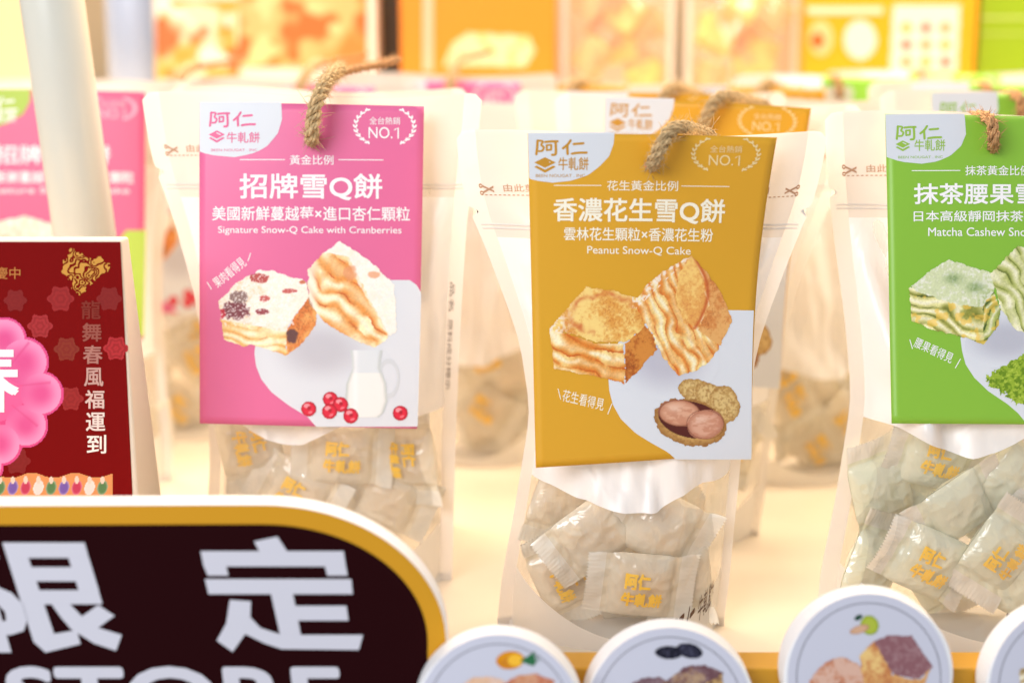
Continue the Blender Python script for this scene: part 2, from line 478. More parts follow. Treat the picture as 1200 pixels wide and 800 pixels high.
def common_art(card, cobj, ink, logo_edge, logo_y0, logo_y1, lx, brand_at, icon_at, sub_at, tiny_at, wr, line_y, lines, small, small_at,
               title, title_at, sub, sub2_at, eng, eng_at, fg=WH, aw=WH, logo_bg=(216, 221, 227)):
    F = Flat(); F.rows(lx, logo_edge, logo_y0, logo_y1, logo_bg, 30, 14); F.build('logo_patch', card, 1, cobj)
    F = Flat(); brand(F, brand_at[0], brand_at[1], brand_at[2], ink); F.build('brand_lettering', card, 2, cobj)
    F = Flat(); icon(F, *icon_at, ink, logo_bg); F.build('cake_icon', card, 2, cobj)
    F = Flat(); F.text('牛軋餅', *sub_at, ink, 0.012); F.text('BEEN NOUGAT . INC', *tiny_at, ink, 0.0); F.build('brand_subtitle', card, 2, cobj)
    F = Flat(); wreath(F, wr[0], wr[1], wr[2], wr[3], aw)
    F.text('全台熱銷', wr[0] - 18, wr[1] - 11, wr[0] + 18, wr[1] - 2, aw, 0.004); F.text('NO.', wr[0] - 19, wr[1] + 1, wr[0] + 9, wr[1] + 14.5, aw, 0.006); F.line([(wr[0] + 11.5, wr[1] + 4.2), (wr[0] + 15.6, wr[1] + 1.6), (wr[0] + 15.6, wr[1] + 14)], 1.7, aw, False)
    F.build('award_wreath', card, 2, cobj)
    F = Flat(); F.text(small, *small_at, fg, 0.008)
    for a, b in lines: F.line([(a, line_y), (b, line_y)], 1.0, fg, False)
    F.build('ratio_line', card, 2, cobj)
    F = Flat(); F.text(title, *title_at, fg, 0.022); F.build('title_lettering', card, 2, cobj)
    F = Flat(); F.text(sub, *sub2_at, fg, 0.013); F.build('ingredient_line', card, 2, cobj)
    F = Flat(); F.text(eng, *eng_at, fg, 0.006); F.build('english_line', card, 2, cobj)


# ------------------------------------------------------------------ pouch
TT = [0, .1, .25, .45, .6, .75, .88, 1.0]
DD = [.030, .033, .030, .024, .015, .007, .0025, .0006]


class Pouch:
    def __init__(s, h, WL, WR, lean=0.0, seed=0, depth=1.0, win=None, amp=1.0, folds=()):
        s.folds = folds
        s.h, s.WL, s.WR, s.lean, s.seed, s.dp, s.amp = h, WL, WR, lean, seed, depth, amp
        s.win = win or [(-1, .31), (-.4, .31), (.15, .275), (.6, .33), (1, .35)]

    @staticmethod
    def _sm(t, ys):
        x = np.asarray(t, float); k = (np.interp(x - .04, TT, ys) + 2 * np.interp(x, TT, ys) + np.interp(x + .04, TT, ys)) / 4
        return k

    def pt(s, S_, T, side):
        S_ = np.asarray(S_, float); T = np.asarray(T, float)
        W = np.where(S_ < 0, s._sm(T, s.WL), s._sm(T, s.WR)); D = s._sm(T, DD) * s.dp
        a = np.clip(np.abs(S_) / .9, 0, 1)
        prof = np.clip(1 - a ** 2.3, 0, 1) ** .75
        x = S_ * W; z = T * s.h
        y = -side * D * prof * (1 if side > 0 else .8) + (0 if side > 0 else .0005)
        # creases of the film
        env = smooth01(T, .05, .3) * (1 - smooth01(T, .8, .9)) * (1 - a ** 6)
        n = fbm(S_ * 3.2 + 5, T * 5.0, 1.0, 3, s.seed) - .5
        d = fbm(S_ * 2.0 + T * 5.5, S_ * 1.2 - T * 1.5 + 8, 1.0, 2, s.seed + 3)
        ridge = np.abs(d - .5) * 2
        # soft side folds where the pouch narrows
        fold = np.exp(-((np.abs(S_) - (.30 + .75 * (T - .25))) / .09) ** 2) * smooth01(T, .3, .45) * (1 - smooth01(T, .75, .88))
        y = y - side * env * s.amp * (n * .011 + (.5 - ridge) * .006) + side * fold * .004 * s.amp
        for sa_, ta_, sb_, tb_, am, wd_ in s.folds:      # long soft folds: a ridge with a valley beside it
            dx_, dt_ = sb_ - sa_, tb_ - ta_; L_ = math.hypot(dx_, dt_)
            al = ((S_ - sa_) * dx_ + (T - ta_) * dt_) / L_ ** 2; pe = ((S_ - sa_) * dt_ - (T - ta_) * dx_) / L_
            g_ = (pe / wd_ + .35) * np.exp(-(pe / wd_) ** 2) * smooth01(al, -.25, .2) * (1 - smooth01(al, .75, 1.25))
            y = y - side * g_ * am * (1 - a ** 8)
        top = smooth01(T, .78, .95)
        y = y + .0012 * np.sin(S_ * 4 + s.seed) * top
        y = y + s.lean * z
        z = z + .0016 * top * np.sin(S_ * 3.1 + s.seed * 2) - .010 * (np.clip(np.abs(S_) - .93, 0, 1) / .07) ** 3 * .35 * top
        x = x * (1 - .05 * np.exp(-((T - .855) / .006) ** 2) * (np.abs(S_) > .985))
        return np.stack([x, y, z], -1)

    def sheet(s, name, parent, s0, s1, t0, t1, nc, nr, mat, side=1, **pr):
        u = np.linspace(0, 1, nc); v = np.linspace(0, 1, nr)
        V, U = np.meshgrid(v, u, indexing='ij'); S_ = s0 + (s1 - s0) * U
        T0 = t0(S_) if callable(t0) else t0; T1 = t1(S_) if callable(t1) else t1
        p = s.pt(S_, T0 + (T1 - T0) * V, side).reshape(-1, 3)
        f = grid_faces(nr, nc)
        if side < 0: f = f[:, ::-1]
        return obj(name, mesh(name, p, f, mat), parent, **pr)

    def tw(s, S_): return np.interp(S_, *zip(*s.win)) + .012 * np.sin(S_ * 5.5)
    def tb(s, S_): return .02 + .13 * np.abs(S_) ** 1.8

    def build(s, root, full=True):
        e = .9; n = 34 if full else 18
        s.sheet('milky_bottom_panel', root, -e, e, 0.0, s.tb, n, 8, LOW_FILM)
        s.sheet('clear_window', root, -e, e, s.tb, s.tw, n, 22, CLEAR_FILM)
        s.sheet('front_panel', root, -e, e, s.tw, .80, n + 20, 44, WHITE_FILM)
        s.sheet('top_seal', root, -e, e, .80, 1.0, n, 14, SEAL_FILM)
        s.sheet('side_seal', root, -1, -e, 0.0, 1.0, 4, 90, EDGE_FILM)
        s.sheet('side_seal', root, e, 1, 0.0, 1.0, 4, 90, EDGE_FILM)
        s.sheet('back_panel', root, -1, 1, 0.0, 1.0, n, 44, BACK_FILM, side=-1)
        u = np.linspace(-1, 1, 24); a = s.pt(u, u * 0, 1); b = s.pt(u, u * 0, -1)
        rows = np.concatenate([a + (b - a) * k + np.array([0, 0, .004 * math.sin(math.pi * k)]) for k in (0, .25, .5, .75, 1)])
        obj('bottom_gusset', mesh('bottom_gusset', rows, grid_faces(5, 24), LOW_FILM), root)
        # crimp ribs of the zip under the seal
        us = np.linspace(-.97, .97, 50); R = []
        for tz in (.815, .822):
            p = s.pt(us, us * 0 + tz, 1); q = s.pt(us, us * 0 + tz + .004, 1); m_ = (p + q) / 2 + np.array([0, -.0006, 0]); R.append((p + [0, -.0001, 0], m_, q + [0, -.0001, 0]))
        V = np.concatenate([np.concatenate(r) for r in R]); F = []
        for k in range(2): F += [tuple(x) for x in grid_faces(3, 50, k * 150)]
        obj('zip_rib', mesh('zip_rib', V, F, EDGE_FILM), root)

    def S(s):
        """print surface: x -> s in percent (-100..100), y -> height in percent of the pouch, downward"""
        def f(p, layer):
            p = np.asarray(p, float); r = s.pt(p[:, 0] / 100, 1 - p[:, 1] / 100, 1); r[:, 1] -= 0.0003 + .0001 * layer; return r
        return f


def tube(path, rad, sides=6, closed=False):
    p = np.asarray(path, float); n = len(p); d = np.gradient(p, axis=0); d /= np.linalg.norm(d, axis=1)[:, None] + 1e-12
    up = np.array([0.3, 0.2, 1.0]); V = []
    a = np.cross(d[0], up); a /= np.linalg.norm(a)
    for i in range(n):
        a = a - d[i] * a.dot(d[i]); a /= np.linalg.norm(a); b = np.cross(d[i], a)
        r = rad if np.isscalar(rad) else rad[i]
        for k in range(sides):
            t = 2 * math.pi * k / sides; V.append(p[i] + (a * math.cos(t) + b * math.sin(t)) * r)
    F = [(i * sides + k, i * sides + (k + 1) % sides, (i + 1) * sides + (k + 1) % sides, (i + 1) * sides + k) for i in range(n - 1) for k in range(sides)]
    F += [tuple(range(sides))[::-1], tuple((n - 1) * sides + k for k in range(sides))]
    return V, F


def spline(pts, m=14):
    p = np.asarray(pts, float); q = np.vstack([2 * p[0] - p[1], p, 2 * p[-1] - p[-2]]); o = []
    for i in range(1, len(q) - 2):
        for t in np.linspace(0, 1, m, endpoint=False):
            o.append(.5 * (2 * q[i] + (q[i + 1] - q[i - 1]) * t + (2 * q[i - 1] - 5 * q[i] + 4 * q[i + 1] - q[i + 2]) * t * t + (3 * q[i] - q[i - 1] - 3 * q[i + 1] + q[i + 2]) * t ** 3))
    return np.array(o + [p[-1]])


def rope(parent, pts, rad, mat=TWINE, fib=90, pitch=.013, seed=1):
    c = spline(pts, 26); d = np.gradient(c, axis=0); L = np.concatenate([[0], np.cumsum(np.linalg.norm(np.diff(c, axis=0), axis=1))])
    d /= np.linalg.norm(d, axis=1)[:, None]; a = np.cross(d, [0.2, 1, .1]); a /= np.linalg.norm(a, axis=1)[:, None]; b = np.cross(d, a)
    V, F = [], []
    rs = random.Random(seed)
    for k in range(3):
        ph = 2 * math.pi * (L / pitch + k / 3)
        for y_ in range(5):
            p2 = 2 * math.pi * (-L / pitch * 1.7 + y_ / 5); n1 = a * np.cos(ph)[:, None] + b * np.sin(ph)[:, None]; n2 = -a * np.sin(ph)[:, None] + b * np.cos(ph)[:, None]
            wob = 1 + .25 * np.sin(np.arange(len(c)) * (.31 + .07 * y_) + k * 2 + y_)
            path = c + n1 * rad * .50 + (n1 * np.cos(p2)[:, None] + n2 * np.sin(p2)[:, None]) * rad * .30 * wob[:, None]
            v, f = tube(path, rad * .20, 5); o = len(V); V += list(v); F += [tuple(i + o for i in q) for q in f]
        v, f = tube(c + (a * np.cos(ph)[:, None] + b * np.sin(ph)[:, None]) * rad * .5, rad * .33, 6); o = len(V); V += list(v); F += [tuple(i + o for i in q) for q in f]
    r = obj('twine_loop', mesh('twine_loop', V, F, mat), parent)
    V, F = [], []
    for _ in range(fib):
        i = rs.randrange(1, len(c) - 1); th = rs.uniform(0, 2 * math.pi)
        n = a[i] * math.cos(th) + b[i] * math.sin(th); st = c[i] + n * rad * .8
        t = d[i] * rs.uniform(-1, 1) + n * rs.uniform(.1, .7) + np.array([rs.uniform(-.3, .3), 0, rs.uniform(-.3, .3)])
        ln = rs.uniform(.002, .0075); bend = np.array([rs.uniform(-1, 1), rs.uniform(-1, 1), rs.uniform(-1, 1)]) * ln * .4
        path = [st + t * ln * q + bend * q * q for q in (0, .35, .7, 1)]
        v, f = tube(path, [.00013, .00012, .0001, .00006], 3); o = len(V); V += list(v); F += [tuple(i + o for i in q) for q in f]
    if fib: obj('loose_fibres', mesh('loose_fibres', V, F, mat), r)
    return r


# ================================================================== SETTING
box('display_shelf', -1.3, 1.3, .5302, 1.9, -.02, 0, SHELFM, kind='structure', bev=.002)
box('shelf_fascia', -1.3, 1.3, .514, .530, -.16, .022, GOLDM, kind='structure', bev=.001)
box('rear_riser', -1.3, 1.3, 1.10, 1.9, 0.0005, .226, SHELFM, kind='structure', bev=.003)
box('back_wall', -2.2, 2.2, 2.0, 2.03, -.4, 1.9, WALLM, kind='structure')

# ================================================================== POUCHES
TEAR = (188, 146, 116)


def pouch_print(pc, root, left=True, right=True):
    S = pc.S()
    for on, a_, sg, tx in ((left, -92, 1, (-78, -54)), (right, 91, -1, (50, 73))):
        if not on: continue
        F = Flat(); scissor(F, a_, 10.25, .52, TEAR, sg); F.text('由此剪開', tx[0], 10.2, tx[1], 11.6, TEAR, 0.0)
        for k in range(14): F.line([(a_ + sg * (3 + 2.6 * k), 12.2), (a_ + sg * (4.3 + 2.6 * k), 12.2)], .18, TEAR, False)
        F.build('tear_line_print', S, 0, root)


# ---- gold peanut pouch
oM = np.array([P(752, 160, .61).x, .61, 0.0])
rootM = thing('snack_pouch', 'middle white pouch with ochre peanut cake card, in sharp focus', 'snack pouch', 'snack pouches on the display shelf', oM)
pM = Pouch(.2215, [.062, .060, .054, .047, .052, .064, .0755, .0790], [.041, .043, .045, .048, .053, .064, .0745, .0790], seed=2, folds=((-.92, .78, -.62, .42, .007, .06), (-.75, .62, -.8, .35, .005, .05), (.9, .78, .6, .45, .006, .06), (-.5, .78, -.75, .70, .004, .04)))
pM.build(rootM); pouch_print(pM, rootM)
cM = Card([(618, 155), (905, 160), (880, 530), (628, 548)], [.597, .602, .592, .573], oM, bendx=-.0022, bulge=.0022, topcurl=.010)
GOLD = (224, 168, 46); bM = cM.base(rootM, GOLD)
common_art(cM, bM, (196, 142, 40), [(154, 721), (170, 720), (186, 715), (199, 704), (210, 691), (215, 678), (218, 668), (220, 648.5)], 154.6, 220, [(154, 618.2), (215, 620), (218, 632), (220, 648)],
           (628, 162, 1.0), (626, 187, 26), (655, 187, 691, 204), (628, 209, 687, 213), (849, 182.5, 37, 24, 1), 223.5, [(650, 706), (800, 855)], '花生黃金比例', (713, 217, 796, 230),
           '香濃花生雪Q餅', (649, 239, 852, 271), '雲林花生顆粒×香濃花生粉', (662, 276, 839, 292.5), 'Peanut Snow-Q Cake', (690, 299, 813, 310),
           fg=(250, 244, 222), aw=(240, 216, 156))
F = Flat(); F.rows([(372, 838), (376, 800), (392, 752), (410, 728), (430, 717), (450, 715), (465, 716), (480, 720), (495, 729), (510, 746), (520, 764), (530, 784), (541, 797)],
                   [(372, 889), (541, 879.5)], 373, 537, BLOB, 60, 24); F.build('white_print_area', cM, 1, bM)
F = Flat(); F.text('花生看得見', 660, 469, 710, 482, (250, 244, 222), .004, rot=.2); F.line([(655, 464), (658, 475)], 1, (250, 244, 222)); F.line([(719, 479), (714, 490)], 1, (250, 244, 222)); F.build('slogan_print', cM, 2, bM)
A = Paint(640, 304, 868, 462)
A.face([(734, 413), (760, 392), (768, 402), (774, 418), (755, 438), (735, 458)], 'crumb', seed=3, cream=(215, 140, 60), brown=(170, 85, 30), dark=(100, 40, 15))
A.face([(644, 396), (664, 402), (700, 412), (734, 413), (735, 458), (712, 452), (680, 447), (650, 442)], 'layers', ang=.35, per=15, seed=2, cream=(250, 222, 146), brown=(214, 118, 36), dark=(190, 85, 25))
A.face([(644, 398), (668, 370), (688, 348), (720, 352), (752, 360), (760, 392), (736, 412), (700, 412), (664, 401)], 'crumb', seed=6, cream=(248, 214, 130), brown=(222, 150, 62), dark=(190, 100, 40))
r = np.sqrt(((A.x - 712) / 46) ** 2 + ((A.y - 380) / 24) ** 2) + (fbm(A.x, A.y, 14, 3, 71) - .5) * .5; A.blend(np.exp(-((r - .95) / .11) ** 2) * .75 * fbm(A.x, A.y, 6, 2, 72) * 1.3 * (A.y < 408) * ((A.x < 700) | (A.y < 372)), (205, 110, 58))
A.face([(745, 368), (760, 346), (780, 328), (814, 308), (832, 328), (852, 356), (863, 386), (844, 420), (832, 436), (798, 449), (780, 428), (764, 396)], 'layers', ang=1.12, per=13, seed=9, cream=(250, 220, 142), brown=(216, 120, 42), dark=(200, 90, 35))
A.face([(800, 330), (814, 309), (828, 335), (833, 365), (824, 392), (806, 388), (796, 360)], 'crumb', seed=4, cream=(248, 206, 120), brown=(228, 160, 80), dark=(215, 130, 70))
A.face([(818, 312), (834, 330), (852, 356), (863, 386), (848, 414), (822, 396), (836, 368), (830, 336)], 'crumb', seed=5, cream=(232, 175, 105), brown=(208, 125, 60), dark=(170, 95, 50))
q = np.abs((A.x - 816) - 18 * np.sin((A.y - 308) / 90 * math.pi)); A.blend(np.exp(-(q / 2.4) ** 2) * ((A.y > 310) & (A.y < 395)) * .8, (196, 92, 45))
A.blend(smooth01(fbm(A.x, A.y, 3, 2, 12), .4, .6) * ((A.x + A.y * 1.05) < 1140) * (A.x > 744) * (A.y < 372) * .85, (250, 240, 226))
A.blend(smooth01(fbm(A.x, A.y, 3, 2, 13), .35, .6) * smooth01(690 - A.x, 10, 40) * ((A.y < 402) & (A.x < 690)) * .8, (248, 240, 230))
A.build('cake_picture', cM, 3, bM)
A = Paint(764, 446, 872, 528)
for e in ((818, 464, 21, 13, .2), (834, 468, 18, 13, .4), (851, 478, 18, 21, -.2)): A.ell(*e[:4], (222, 192, 128), e[4], (176, 132, 70), .7, 3)
A.blend(smooth01(fbm(A.x, A.y, 3, 2, 5), .5, .7) * .5, (170, 125, 62))
A.ell(810, 498, 43, 25, (206, 164, 96), .18, (150, 100, 48), .7, 4); A.blend(smooth01(fbm(A.x, A.y, 2.6, 2, 6), .55, .7) * .35, (140, 92, 45))
A.ell(811, 495, 38, 19.5, (88, 34, 26), .16)
A.ell(798, 488, 25, 14.5, (222, 170, 140), .08, (172, 108, 78), .7); A.ell(828, 500, 21.5, 15.5, (220, 168, 142), -.25, (168, 104, 78), .7)
for x_, y_, a_, b_ in ((798, 488, 24, 14), (828, 500, 21, 15)):
    q_ = ((A.x - x_) / a_) ** 2 + ((A.y - y_) / b_) ** 2; A.blend((q_ < .95) * smooth01(fbm(A.x * 1.0, A.y * 2.2, 6, 3, 90), .42, .62) * .5, (190, 122, 92))
    A.blend(np.exp(-(((A.x - x_ + 6) / 9) ** 2 + ((A.y - y_ + 5) / 4) ** 2)) * .6, (242, 208, 186)); A.blend(np.exp(-((q_ - 1) / .12) ** 2) * (q_ > .9) * ((((A.x - 828) / 21) ** 2 + ((A.y - 500) / 15) ** 2) > 1) * .5, (96, 44, 30))
A.build('peanut_picture', cM, 3, bM)
F = Flat(); F.disc(765, 197, 9, 7, (228, 150, 110)); F.build('punched_hole', cM, 3, bM)
o_ = oM
rope(rootM, [np.array(P(*q)) - o_ for q in [(764, 198, .596), (766, 188, .580), (774, 172, .577), (783, 156, .578), (796, 149, .586), (815, 153, .604), (832, 160, .620), (838, 180, .622)]], .0031, seed=4, fib=300)
F = Flat(); brand(F, 36, 92.6, .38, (90, 60, 40)); F.text('牛軋餅', 62, 93.5, 80, 99, (90, 60, 40), .01)
def rotS(S, cx, cy, k):
    def f(p, layer):
        p = np.asarray(p, float).copy(); p[:, 1] = p[:, 1] - k * (p[:, 0] - cx); return S(p, layer)
    return f
F.build('brand_print', rotS(pM.S(), 36, 93, .13), 0, rootM)

# ---- pink cranberry pouch
oP = np.array([P(365, 112, .668).x, .668, 0.0])
rootP = thing('snack_pouch', 'front pink carded white pouch with cranberry and milk jug picture', 'snack pouch', 'snack pouches on the display shelf', oP)
pP = Pouch(.2365, [.060, .058, .054, .054, .058, .066, .0755, .0790], [.063, .064, .065, .067, .069, .0715, .0755, .0790], seed=5,
           win=[(-1, .36), (-.5, .345), (-.1, .325), (.4, .36), (1, .39)],
           folds=((-.92, .80, -.66, .40, .006, .06), (-.66, .74, -.72, .5, .006, .045), (.92, .8, .7, .45, .005, .06), (.85, .5, .75, .66, .006, .05)))
pP.build(rootP); pouch_print(pP, rootP, True, False)
cP = Card([(234, 120), (497, 125), (489, 502), (234, 496)], [.657, .657, .636, .632], oP, bendx=.0002, bulge=.0012)
PINK = (230, 112, 160); bP = cP.base(rootP, PINK)
common_art(cP, bP, (222, 90, 140), [(119, 330), (141, 331), (158, 326), (173, 313.5), (179, 303), (182.5, 294), (186, 275.5)], 120, 186, [(119, 234.2), (180, 234.4), (184, 252), (186, 275)],
           (246, 130, .88), (245, 154, 19), (266, 156, 305, 169), (248, 176, 302, 179), (451, 149, 34.5, 24, 0), 189, [(282, 334), (397, 449)], '黃金比例', (340, 183.5, 391, 195),
           '招牌雪Q餅', (281, 205, 448, 237), '美國新鮮蔓越莓×進口杏仁顆粒', (249, 244, 480, 261), 'Signature Snow-Q Cake with Cranberries', (256, 267.5, 470, 278))
F = Flat(); F.rows([(326, 470), (340, 410), (365, 330), (400, 300), (415, 298), (430, 300), (445, 306), (460, 318), (475, 338), (488, 360), (500, 371)],
                   [(326, 474), (336, 488), (345, 493), (501, 489.5)], 330, 499.5, BLOB, 60, 24); F.build('white_print_area', cP, 1, bP)
F = Flat(); F.text('果肉看得見', 247, 315, 291, 328, WH, .004, rot=-.68); F.line([(243, 333), (248, 341)], 1, WH); F.line([(294, 299), (291, 308)], 1, WH); F.build('slogan_print', cP, 2, bP)
A = Paint(252, 312, 376, 422)
A.face([(335, 390), (345, 372), (361, 348), (370, 368), (371, 380), (362, 395), (350, 408), (336, 418)], 'crumb', seed=11, cream=(238, 175, 100), brown=(215, 115, 50), dark=(140, 70, 35))
A.face([(258, 374), (290, 380), (335, 388), (336, 418), (315, 412), (297, 406), (285, 408), (262, 400)], 'layers', ang=.12, per=11, seed=12, cream=(253, 240, 196), brown=(234, 176, 92), dark=(206, 124, 56))
A.face([(256, 355), (276, 334), (304, 318), (320, 319), (340, 326), (358, 330), (362, 350), (345, 372), (335, 391), (290, 382), (258, 376)], 'dust', seed=14, cream=(246, 238, 222), brown=(228, 190, 140), dark=(180, 120, 80))
for x, y, a, b, c in ((304, 328, 12, 6, (175, 60, 55)), (339, 343, 9, 3, (190, 80, 75)), (310, 352, 6, 4, (188, 72, 68)), (307, 367, 9, 3.5, (140, 48, 58)), (354, 333, 4, 2.5, (205, 110, 75)),
                      (276, 366, 16, 11, (112, 40, 52)), (280, 350, 12, 7, (130, 100, 95)), (260, 370, 4.5, 6, (200, 40, 60)), (342, 396, 8, 8, (92, 60, 62))):
    q = ((A.x - x) / a) ** 2 + ((A.y - y) / b) ** 2 + (fbm(A.x, A.y, 4, 2, 21) - .5) * 1.2
    A.blend((1 - smooth01(q, .75, 1.1)) * .9, c)
A.blend(smooth01(fbm(A.x, A.y, 1.5, 2, 31), .6, .72) * (A.y < 384) * (A.x < 345) * .8, (250, 246, 244))
A.build('cake_picture', cP, 3, bP)
A = Paint(356, 280, 470, 414)
A.face([(362, 320), (382, 298), (398, 287), (430, 307), (460, 337), (463, 386), (454, 398), (440, 406), (414, 398), (382, 378)], 'dust', seed=19, cream=(246, 226, 180), brown=(235, 180, 110), dark=(220, 150, 90))
A.face([(360, 318), (380, 298), (398, 284), (406, 305), (420, 335), (440, 368), (455, 398), (440, 409), (414, 400), (380, 380), (362, 358)], 'layers', ang=.72, per=17, seed=15, cream=(253, 238, 190), brown=(226, 140, 60), dark=(196, 80, 32))
A.face([(380, 298), (398, 284), (432, 306), (462, 336), (465, 388), (456, 396), (442, 368), (424, 335), (408, 304), (392, 300)], 'dust', seed=16, cream=(250, 244, 232), brown=(240, 225, 200), dark=(220, 190, 150))
A.blend(smooth01(378 - A.x, 2, 14) * .8, (248, 240, 224))
for x, y, a, b in ((410, 322, 8, 10), (438, 324, 9, 4)):
    q = ((A.x - x) / a) ** 2 + ((A.y - y) / b) ** 2 + (fbm(A.x, A.y, 4, 2, 22) - .5) * 1.2
    A.blend((1 - smooth01(q, .6, 1.1)) * .7, (226, 150, 105))
A.build('cake_picture', cP, 3, bP)
A = Paint(400, 406, 474, 492)
ring = np.sqrt(((A.x - 455) / 11.5) ** 2 + ((A.y - 444) / 20) ** 2); A.put(np.abs(ring - 1) < .16, (214, 218, 222))
body = (np.abs(A.x - 429) < np.interp(A.y, [410, 420, 432, 450, 470, 484, 489], [20, 18, 17, 24, 25.5, 21, 15])) & (A.y > 411) & (A.y < 489)
A.put(body, (222, 228, 232)); hw = np.interp(A.y, [410, 420, 432, 450, 470, 484, 489], [20, 18, 17, 24, 25.5, 21, 15])
A.put(body & (A.y > 438) & (np.abs(A.x - 429) < hw - 2), (240, 240, 236)); A.blend(np.exp(-((np.abs(A.x - 429) - hw + 2) / 2.2) ** 2) * .5 * body, (180, 186, 180)); A.blend(np.exp(-((A.x - 416) / 3) ** 2) * .5 * body, (252, 252, 252))
A.build('milk_jug_picture', cP, 3, bP)
A = Paint(350, 456, 482, 500)
for x, y in ((361.6, 479), (387, 468), (399, 474), (386, 482), (411, 487), (469, 484)):
    A.ell(x, y, 9.2, 9, (222, 36, 62), 0, (160, 14, 36), .8); A.ell(x - 2, y - 3.5, 3.6, 2.4, (246, 150, 160))
    A.ell(x + .5, y - 1, 2.2, 2, (176, 20, 44)); A.ell(x + 2, y + 4, 2.6, 1.3, (244, 120, 135), -.4)
A.build('cranberry_picture', cP, 4, bP)
rope(rootP, [np.array(P(*q)) - oP for q in [(366, 166, .655), (365, 158, .642), (367, 138, .641), (372, 118, .643), (380, 100, .652), (388, 88, .668), (398, 82, .69)]], .0035, seed=9, fib=320)
rope(rootP, [np.array(P(*q)) - oP for q in [(386, 92, .67), (400, 86, .70), (425, 80, .72), (450, 76, .74), (468, 70, .75)]], .0020, TWINE_R, 60, seed=10)
F = Flat(); F.text('品名', -7, -1.5, 7, 1.5, (120, 110, 105)); F.text('原料成分標示', 11, -1.5, 46, 1.5, (120, 110, 105))
def sideS(p, layer):
    p = np.asarray(p, float); r = pP.pt(.93 - p[:, 1] / 100 * 1.1, .60 - p[:, 0] / 240, 1); r[:, 1] -= .0004; return r
F.build('side_print', sideS, 0, rootP)

# ---- green matcha pouch
oG = np.array([P(1172, 140, .645).x, .607, 0.0])
rootG = thing('snack_pouch', 'right front pouch with bright green matcha cashew card', 'snack pouch', 'snack pouches on the display shelf', oG)
pG = Pouch(.2285, [.081, .0800, .073, .066, .069, .074, .0775, .0790], [.081, .0800, .073, .066, .069, .074, .0775, .0790], lean=.165, seed=8, depth=1.05,
           win=[(-1, .40), (-.75, .405), (-.3, .375), (.1, .40), (.5, .42), (1, .40)],
           folds=((-.95, .80, -.52, .47, .011, .08), (-.86, .62, -.5, .42, .008, .07), (-.6, .78, -.5, .6, .006, .05), (-.9, .45, -.55, .44, .008, .045), (.95, .80, .52, .47, .01, .08)))
pG.build(rootG); pouch_print(pG, rootG, True, True)
cG = Card([(1037, 134), (1313, 140), (1312, 498), (1045, 496)], [.632, .632, .596, .592], oG, bendx=0, bulge=.0012)
GREEN = (142, 196, 64); bG = cG.base(rootG, GREEN)
common_art(cG, bG, (150, 190, 70), [(134, 1129), (141, 1130), (160, 1131), (174, 1125.5), (186, 1113), (193, 1097.5), (195.5, 1080)], 134.5, 195.5, [(134, 1037.2), (187, 1038.5), (193, 1055), (195.5, 1079)],
           (1050, 147, .86), (1049, 167, 17), (1071, 166, 1107, 180), (1052, 186, 1104, 189), (1266, 164, 34.5, 24, 0), 204, [(1068, 1124), (1212, 1268)], '抹茶黃金比例', (1130, 198, 1206, 210),
           '抹茶腰果雪Q餅', (1070, 219, 1270, 246), '日本高級靜岡抹茶粉×抹茶腰果', (1070, 252, 1290, 265), 'Matcha Cashew Snow-Q Cake', (1087, 272, 1262, 284))
F = Flat(); F.rows([(345, 1300), (352, 1230), (365, 1160), (385, 1127), (400, 1125), (415, 1127), (430, 1131), (445, 1141), (460, 1157), (475, 1180), (485, 1192), (498, 1203)],
                   [(345, 1312), (498, 1311.5)], 350, 494, BLOB, 60, 24); F.build('white_print_area', cG, 1, bG)
F = Flat(); F.text('腰果看得見', 1070, 408, 1118, 420, WH, .004, rot=.42); F.line([(1066, 402), (1069, 412)], 1, WH); F.line([(1125, 424), (1119, 434)], 1, WH); F.build('slogan_print', cG, 2, bG)
A = Paint(1060, 290, 1265, 412)
def shade_patch(card, par, rows, cx, cy, rx, ry, col, bg, x0, y0, x1, y1):
    # the soft printed shadow of the photographed cakes on the white area
    A_ = Paint(x0, y0, x1, y1, 1.4); q_ = np.sqrt(((A_.x - cx) / rx) ** 2 + ((A_.y - cy) / ry) ** 2)
    A_.put(inside(rows, A_.x, A_.y) & (q_ < 1), bg); A_.blend((1 - smooth01(q_, .2, 1.0)) * .6, col); A_.build('printed_shadow', card, 2, par)


shade_patch(cM, bM, [(719, 440), (726, 424), (750, 398), (800, 378), (885, 376), (880, 480), (735, 498), (722, 480)], 782, 430, 66, 46, (176, 172, 188), BLOB, 715, 376, 870, 500)
shade_patch(cP, bP, [(301, 415), (310, 396), (340, 368), (420, 345), (484, 345), (484, 470), (330, 468), (305, 440)], 376, 412, 70, 44, (182, 178, 186), BLOB, 298, 350, 460, 470)
shade_patch(cG, bG, [(1129, 410), (1132, 392), (1150, 376), (1230, 356), (1300, 350), (1300, 470), (1170, 465), (1135, 430)], 1178, 402, 62, 34, (170, 170, 184), BLOB, 1126, 360, 1260, 460)
A.face([(1150, 364), (1163, 345), (1172, 368), (1171, 385), (1152, 408)], 'layers', ang=-.8, per=9, seed=33, cream=(176, 186, 96), brown=(60, 84, 34), dark=(30, 48, 20))
A.face([(1065, 341), (1082, 349), (1120, 360), (1151, 362), (1152, 408), (1130, 400), (1095, 392), (1067, 380)], 'layers', ang=.38, per=13, seed=34, cream=(250, 242, 172), brown=(128, 132, 46), dark=(56, 72, 26))
A.blend(smooth01(fbm(A.x, A.y, 8, 2, 77), .56, .66) * (A.y > 352) * .6, (250, 200, 80))
